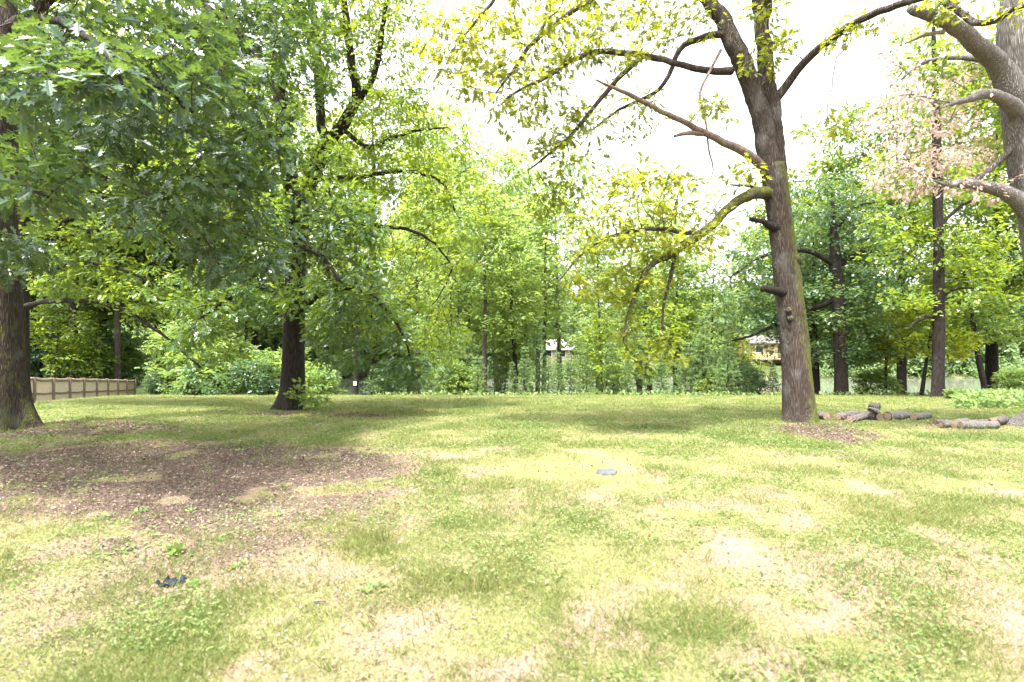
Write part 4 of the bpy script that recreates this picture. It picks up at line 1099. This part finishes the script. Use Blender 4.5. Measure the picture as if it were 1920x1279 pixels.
dk = g.build('porch_deck', M['deck'], h2, smooth=False)
g = Geo(); box(g, c2 + np.array([0, -2.65, .85]), (7.2, .06, .08))
for k in range(30): box(g, c2 + np.array([-3.5 + k * .24, -2.65, .4]), (.05, .05, .82))
g.build('railing', M['deck'], dk, smooth=False, base=tuple(h2.location))

# ------------------------------------------------------------------ cut logs on the right
M['log_bark'] = bark_mat('lichened log bark', (0.20, 0.18, 0.165), (0.48, 0.46, 0.43), 0.1, 1.3, lichen=0.9)
def log(name, label, a, b2, rad, group='cut logs lying on the lawn', cat='log', splinter=False):
    a = np.asarray(a, float); b2 = np.asarray(b2, float)
    base = (a + b2) / 2; base = np.array([base[0], base[1], min(a[2], b2[2]) - rad])
    root = thing(name, label, cat, base, group)
    n = 9; s = np.linspace(0, 1, n)[:, None]; rad = rad * .88
    r_ = np.random.default_rng(int(abs(a[0]) * 1000) % 9999)
    P = a * (1 - s) + b2 * s + np.append(r_.normal(0, .006, (n, 2)), np.zeros((n, 1)), 1)
    g = Geo(); tube(g, P, rad * (1 + .05 * r_.normal(0, 1, n)), 16, 0.14, None, False, int(r_.integers(0, 50)))
    g.build('bark', M['log_bark'], root)
    T = unit(b2 - a); up = np.array([0, 0, 1.0]) if abs(T[2]) < .9 else np.array([1.0, 0, 0])
    U = unit(np.cross(T, up)); W = np.cross(U, T)
    for e, sg in ((a, -1), (b2, 1)):
        g = Geo(); k = 16; th = np.arange(k) / k * 2 * math.pi
        ring = e + sg * T * .006 + rad * .97 * (np.cos(th)[:, None] * U + np.sin(th)[:, None] * W) * (1 + .05 * r_.normal(0, 1, (k, 1)))
        if splinter: ring = ring + sg * T * (r_.random((k, 1)) * .10)
        V = np.vstack([ring, e + sg * T * (.012 if not splinter else .05)])
        kk = np.arange(k)
        g.add(V, [np.stack([kk, (kk + 1) % k, np.full(k, k)], 1)])
        g.build('cut_end', M['cut_wood'], root, smooth=False)
    return root
def gpt(x, y):                      # where a picture point meets the lawn
    d = 1600.0 / (y - 640)
    for _ in range(8):
        z = float(gz((x - 960) / F * d, d)); d = (EYE - z) * F / (y - 640)
    return gp((x - 960) / F * d, d)
def lay(name, label, p, q, rad, lift=0, **kw):
    a, b2 = gpt(*p), gpt(*q)
    a[2] += rad * .92 + lift; b2[2] += rad * .92 + lift
    return log(name, label, a, b2, rad, **kw)
lay('cut_log', 'short log with pale cut end touching the right side of the mossy oak trunk', (1551, 789), (1530, 784), .085)
lay('cut_log', 'grey log with ragged left end, first in the loose pile beyond the oak', (1570, 789), (1606, 783), .085)
lay('cut_log', 'lichened log lying across the twigs in the loose pile', (1594, 793), (1622, 787), .075)
lay('cut_log', 'short dark log with round end beneath the tilted block', (1648, 789), (1622, 786), .095)
a = gpt(1637, 789); 
log('cut_block', 'tilted chunk of trunk standing on top of the short dark log', a + np.array([.0, .0, .19]), a + np.array([.05, .02, .33]), .115)
lay('cut_log', 'thick log with bright orange cut face, right of the tilted block', (1664, 789), (1704, 786), .098)
lay('cut_log', 'smooth pale log with orange end, butted against the thick orange faced log', (1713, 789), (1742, 786), .078)
lay('cut_log', 'small split log at the left end of the right hand heap', (1753, 797), (1776, 797), .060)
lay('cut_log', 'short stub with two tone cut end in the right hand heap', (1767, 803), (1785, 800), .065)
lay('cut_log', 'log with lit cut end in the middle of the right hand heap', (1789, 803), (1812, 797), .078)
lay('cut_log', 'long silver grey log stretched along the right hand heap', (1802, 805), (1868, 804), .075)
lay('cut_log', 'second long grey log behind the silver one in the right hand heap', (1815, 799), (1862, 796), .06)
lay('splintered_log', 'splintered orange log chunk at the right end of the heap', (1864, 800), (1884, 795), .095, splinter=True)

# thin twigs heaped among the logs and lying on the lawn, each its own stick
r = np.random.default_rng(23)
def stick(name, label, pts, rad, mat, group=None):
    P = np.array(pts); Q, rr = catmull(P, np.linspace(rad, rad * .4, len(P)), .04)
    Q = Q + r.normal(0, rad * .5, Q.shape)
    g = Geo(); tube(g, Q, rr, 6)
    o = g.build(name, mat, None, base=tuple(P[0])); o.location = tuple(P[0])
    return tag(o, label, 'twig', group)
for i in range(9):
    a = gpt(1575 + r.uniform(-5, 40), 792 + r.uniform(-3, 3)); ang = r.uniform(0, 6.28); l = r.uniform(.3, .6)
    stick('twig', 'thin bare twig in the tangle beside the loose logs', [a + np.array([0, -.05, .02]), a + np.array([math.cos(ang) * l * .5, -.06 + math.sin(ang) * .1, .10]), a + np.array([math.cos(ang) * l, math.sin(ang) * .15, r.uniform(.08, .25)])], .008, M['dead_wood'], 'twigs tangled among the logs')
for (x, y, dx, dy, lab) in [(1345, 817, 26, 3, 'short dark stick left of the litter at the mossy oak foot'), (1440, 835, 20, 4, 'thin stick below the litter at the mossy oak'), (1560, 848, 28, 3, 'dark stick right of centre below the oak litter'),
                            (1572, 878, 6, -14, 'thin stick standing out of the lawn below the oak litter'), (700, 905, 40, -6, 'pale stick at the right rim of the dark mulch'), (1000, 770, 30, 2, 'small stick on the far bright lawn'), (305, 832, 22, 3, 'dark broken stick on the shaded grass above the mulch'),
                            (590, 1133, 22, -2, 'dark little stick on the bare soil near the front')]:
    a = gpt(x, y); b2 = gpt(x + dx, y + dy); mid = (a + b2) / 2 + np.array([0, 0, .02])
    stick('fallen_stick', lab, [a + np.array([0, 0, .012]), mid, b2 + np.array([0, 0, .012])], .009, M['dead_wood'])

# flat stone and blue scrap
M['stone'] = plain_mat('grey flat stone', (0.035, 0.036, 0.04), (0.08, 0.082, 0.09), 14, 0.8, bump=0.5)
def slab(name, label, cat, c, rx, ry, h, mat, seed, n=18):
    r_ = np.random.default_rng(seed); th = np.arange(n) / n * 2 * math.pi
    k = 1 + .16 * r_.normal(0, 1, n)
    k = (k + np.roll(k, 1)) / 2
    g = Geo(); V = []
    for f, z in ((1.05, -.03), (1.0, h * .6), (.9, h), (.45, h * 1.12)):
        for i in range(n): V.append((c[0] + math.cos(th[i]) * rx * k[i] * f, c[1] + math.sin(th[i]) * ry * k[i] * f, c[2] + z + r_.normal(0, .003)))
    V.append((c[0], c[1], c[2] + h * 1.15))
    kk = np.arange(n); fs = [np.stack([j * n + kk, j * n + (kk + 1) % n, (j + 1) * n + (kk + 1) % n, (j + 1) * n + kk], 1) for j in range(3)]
    g.add(np.array(V), [np.concatenate(fs), np.stack([3 * n + kk, 3 * n + (kk + 1) % n, np.full(n, 4 * n)], 1)])
    o = g.build(name, mat, None, base=tuple(c)); return tag(o, label, cat)
slab('flat_stone', 'flat grey stone set in the middle of the lawn', 'stone', gpt(1137, 887), .13, .13, .025, M['stone'], 4)
M['scrap'] = plain_mat('dark blue plastic', (0.005, 0.007, 0.014), (0.010, 0.015, 0.03), 20, 0.6, spec=0.15)
c = gpt(322, 1097)
r_ = np.random.default_rng(6); g = Geo(); n = 9
uu, vv = np.meshgrid(np.linspace(-1, 1, n), np.linspace(-1, 1, n))
V = np.stack([uu * .06 + .02 * vv, vv * .045, .016 + .018 * np.sin(uu * 4) + .016 * np.cos(vv * 5 + uu * 3) + r_.normal(0, .004, (n, n))], -1).reshape(-1, 3) + c
ii = (np.arange(n - 1)[:, None] * n + np.arange(n - 1)[None, :]).ravel()
g.add(V, [np.stack([ii, ii + 1, ii + n + 1, ii + n], 1)])
o = g.build('plastic_scrap', M['scrap'], None, smooth=False, base=tuple(c))
so = o.modifiers.new('thick', 'SOLIDIFY'); so.thickness = .004
tag(o, 'crumpled dark blue plastic scrap lying on the bare soil in front', 'scrap')

# ------------------------------------------------------------------ lawn: grass, clover, litter (nobody could count them)
def scatter(n, ymin, ymax, power, r):
    """random ground points in view, denser near the camera"""
    u = r.random(n)
    y = ymin * (ymax / ymin) ** (u ** power)
    x = r.uniform(-1.12, 1.12, n) * (y * 0.96 + 0.8)
    return x, y
T_BLADE = (np.array([(-.034, 0, 0), (.034, 0, 0), (.028, .5, .06), (-.028, .5, .06), (0, 1, .24)]), [[0, 1, 2, 3], [3, 2, 4]])
T_TUFT = (np.array([(-.09, 0, 0), (.09, 0, 0), (0, 1, .2)]), [[0, 1, 2]])
r = np.random.default_rng(101)
g = Geo()
x, y = scatter(1000000, 1.9, 27, 0.86, r)
gr = green(x, y) + 0.30 * sstep(12, 18, y)
kp = r.random(len(x)) < np.clip(gr * 1.0 + 0.14 * (1 - 0.8 * mulch(x, y)), 0, 1)
x, y, gr = x[kp], y[kp], gr[kp]
P = np.stack([x, y, gz(x, y) - .004], 1)
far = np.clip(y / 9.0, 0.55, 2.6)
Yx = np.stack([r.normal(0, .95, len(x)), r.normal(0, .95, len(x)), np.ones(len(x))], 1)
tall = fbm(x * 1.7 + 40, y * 1.7 + 7, 3)
sz = (0.026 + 0.075 * np.clip(tall - .35, 0, 1)) * r.uniform(.6, 1.35, len(x)) * (0.75 + .5 * np.clip(far, .5, 1.6))
dry = fbm(x * .8 + 11, y * .8 + 70, 4)
rnd = np.clip(0.62 * r.random(len(x)) ** 1.3 + 0.75 * (dry - .32) - .10 * gr, 0, 1)
rnd = np.clip(rnd + .10 * sstep(14, 19, y), 0, 1)  # far blades paler: the sunlit strip is painted into the grass colour
near = y < 8
place(g, T_BLADE, P[near], Yx[near], np.array([0, 0, .5]) + r.normal(0, 1, (near.sum(), 3)) * np.array([1, 1, .3]), sz[near], rnd[near])
fr = ~near
wd = T_TUFT
Yf = Yx[fr] * np.array([1.3, 1.3, .55])
place(g, wd, P[fr], Yf, np.array([0, 0, 1.0]) + r.normal(0, .45, (fr.sum(), 3)), sz[fr] * 1.25, rnd[fr])
nt_ = 900
tx, ty = scatter(nt_, 1.9, 12, 0.9, r)
ok = fbm(tx * 1.1 + 5, ty * 1.1 + 60, 3) > .46
tx, ty = tx[ok], ty[ok]
kb = 16
bx = np.repeat(tx, kb) + r.normal(0, .03, len(tx) * kb); by = np.repeat(ty, kb) + r.normal(0, .03, len(tx) * kb)
P = np.stack([bx, by, gz(bx, by) - .004], 1)
place(g, T_BLADE, P, np.stack([r.normal(0, .6, len(bx)), r.normal(0, .6, len(bx)), np.ones(len(bx))], 1), r.normal(0, 1, (len(bx), 3)) * np.array([1, 1, .2]),
      np.repeat(r.uniform(.04, .10, len(tx)), kb) * r.uniform(.6, 1.2, len(bx)), np.clip(r.normal(.42, .22, len(bx)), 0, 1))
tag(g.build('grass', M['grass'], smooth=False), 'short patchy lawn grass', 'grass', kind='stuff')
print('GRASS', len(x))

# broad clover-like leaves in patches
g = Geo()
x, y = scatter(150000, 1.9, 12, 0.8, r)
cl = fbm(x * 1.0 + 90, y * 1.0 + 33, 4)
kp = (cl > 0.55) & (r.random(len(x)) < .5 * (1 - .8 * mulch(x, y)))
x, y = x[kp], y[kp]
P = np.stack([x, y, gz(x, y) + r.uniform(.008, .045, len(x))], 1)
Yx = np.stack([r.normal(0, 1, len(x)), r.normal(0, 1, len(x)), r.normal(.25, .25, len(x))], 1)
place(g, T_OVAL, P, Yx, np.array([0, 0, 1.]) + r.normal(0, .4, (len(x), 3)), .020 * r.uniform(.6, 1.6, len(x)) * np.clip(.6 + y / 8, .8, 1.9), r.random(len(x)))
tag(g.build('clover', M['clover'], smooth=False), 'low clover and weeds among the grass', 'ground cover', kind='stuff')

# mulch chips, straw and dead leaves
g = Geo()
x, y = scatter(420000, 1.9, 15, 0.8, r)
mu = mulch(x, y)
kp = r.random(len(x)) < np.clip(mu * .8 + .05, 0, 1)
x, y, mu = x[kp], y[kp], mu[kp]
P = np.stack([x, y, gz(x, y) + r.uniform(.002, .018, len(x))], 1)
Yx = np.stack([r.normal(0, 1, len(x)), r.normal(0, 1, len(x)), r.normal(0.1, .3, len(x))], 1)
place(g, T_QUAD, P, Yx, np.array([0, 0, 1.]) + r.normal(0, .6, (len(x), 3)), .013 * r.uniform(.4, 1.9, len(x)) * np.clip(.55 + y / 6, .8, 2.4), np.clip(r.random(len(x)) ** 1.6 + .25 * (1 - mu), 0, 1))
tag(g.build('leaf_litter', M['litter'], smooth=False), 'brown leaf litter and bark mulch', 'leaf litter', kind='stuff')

# weedy strip in front of the pond on the right
g = Geo()
n = 5000
d = r.uniform(14, 22, n); xx = r.uniform(1775, 1960, n)
d = np.where(xx < 1790, np.maximum(d, 20), d)
x = (xx - 960) / F * d; y = d
P = np.stack([x, y, gz(x, y) + r.random(n) ** 1.5 * .3], 1)
place(g, T_LOBE, P, r.normal(0, 1, (n, 3)) + np.array([0, 0, .3]), np.array([0, 0, 1.]) + r.normal(0, .5, (n, 3)), .15 * r.uniform(.6, 1.2, n), r.random(n))
n = 2600
d = r.uniform(23.5, 27, n); xx = r.uniform(700, 1960, n)
x = (xx - 960) / F * d; y = d
P = np.stack([x, y, gz(x, y) + r.random(n) ** 1.5 * .16], 1)
place(g, T_LOBE, P, r.normal(0, 1, (n, 3)) + np.array([0, 0, .6]), np.array([0, 0, 1.]) + r.normal(0, .5, (n, 3)), .17 * r.uniform(.6, 1.2, n), r.random(n))
tag(g.build('undergrowth', M['clover'], smooth=False), 'pale weeds along the lawn edge', 'undergrowth', kind='stuff')

# single broad leaved weeds on the bare soil
def weed(c, s, k, seed, up=.5):
    grassy = up > 1.6
    r_ = np.random.default_rng(seed); g = Geo()
    a = np.arange(k) * 2.4 + r_.random(); el = r_.uniform(.2, 1.0, k) * up
    Yx = np.stack([np.cos(a), np.sin(a), el * 2], 1)
    P = np.repeat(np.asarray(c)[None], k, 0) + r_.normal(0, s * (.22 if k < 16 or grassy else .75), (k, 3)) * np.array([1, 1, 0])
    place(g, T_BLADE if grassy else T_OVAL, P, Yx, np.array([0, 0, 1.]) + r_.normal(0, .15, (k, 3)), s * r_.uniform(.6, 1.1, k), r_.random(k))
    o = g.build('weed', M['grass' if grassy else 'clover'], None, smooth=False, base=tuple(c)); return o
for i, (x, y, s, k, up, lab) in enumerate([
    (325, 1040, .115, 14, 1.6, 'upright broad leaved weed on the bare soil, tallest of the weeds at front left'),
    (432, 1005, .05, 16, .6, 'small round leaved weed right of the tall weed'),
    (357, 960, .05, 22, .7, 'low weed clump above the tall weed'),
    (262, 962, .06, 24, .7, 'wide weed patch left of the low clump on the mulch'),
    (190, 972, .06, 22, .6, 'weed patch at the left on the dark mulch'),
    (455, 970, .05, 12, .6, 'tiny weed between the mulch and the grass'),
    (520, 968, .05, 10, .6, 'tiny weed at the right end of the mulch weeds'),
    (450, 1062, .05, 20, .7, 'pale weed pair in front of the round leaved weed'),
    (365, 1098, .05, 34, .7, 'leafy weed touching the dark blue plastic scrap'),
    (230, 1035, .06, 18, .6, 'weed at the grass rim left of the tall weed'),
    (455, 845, .06, 26, .5, 'weed tuft on the far rim of the mulch'),
    (715, 1015, .13, 40, 2.2, 'grassy tuft with upright blades right of the bare soil'),
    (905, 1105, .13, 40, 1.8, 'grassy tuft in the front middle of the lawn'),
    (700, 1105, .05, 46, .8, 'leafy weed at the front left of the middle')]):
    tag(weed(gpt(x, y), s, k, 200 + i, up), lab, 'weed', 'weeds sprouting from the bare soil')
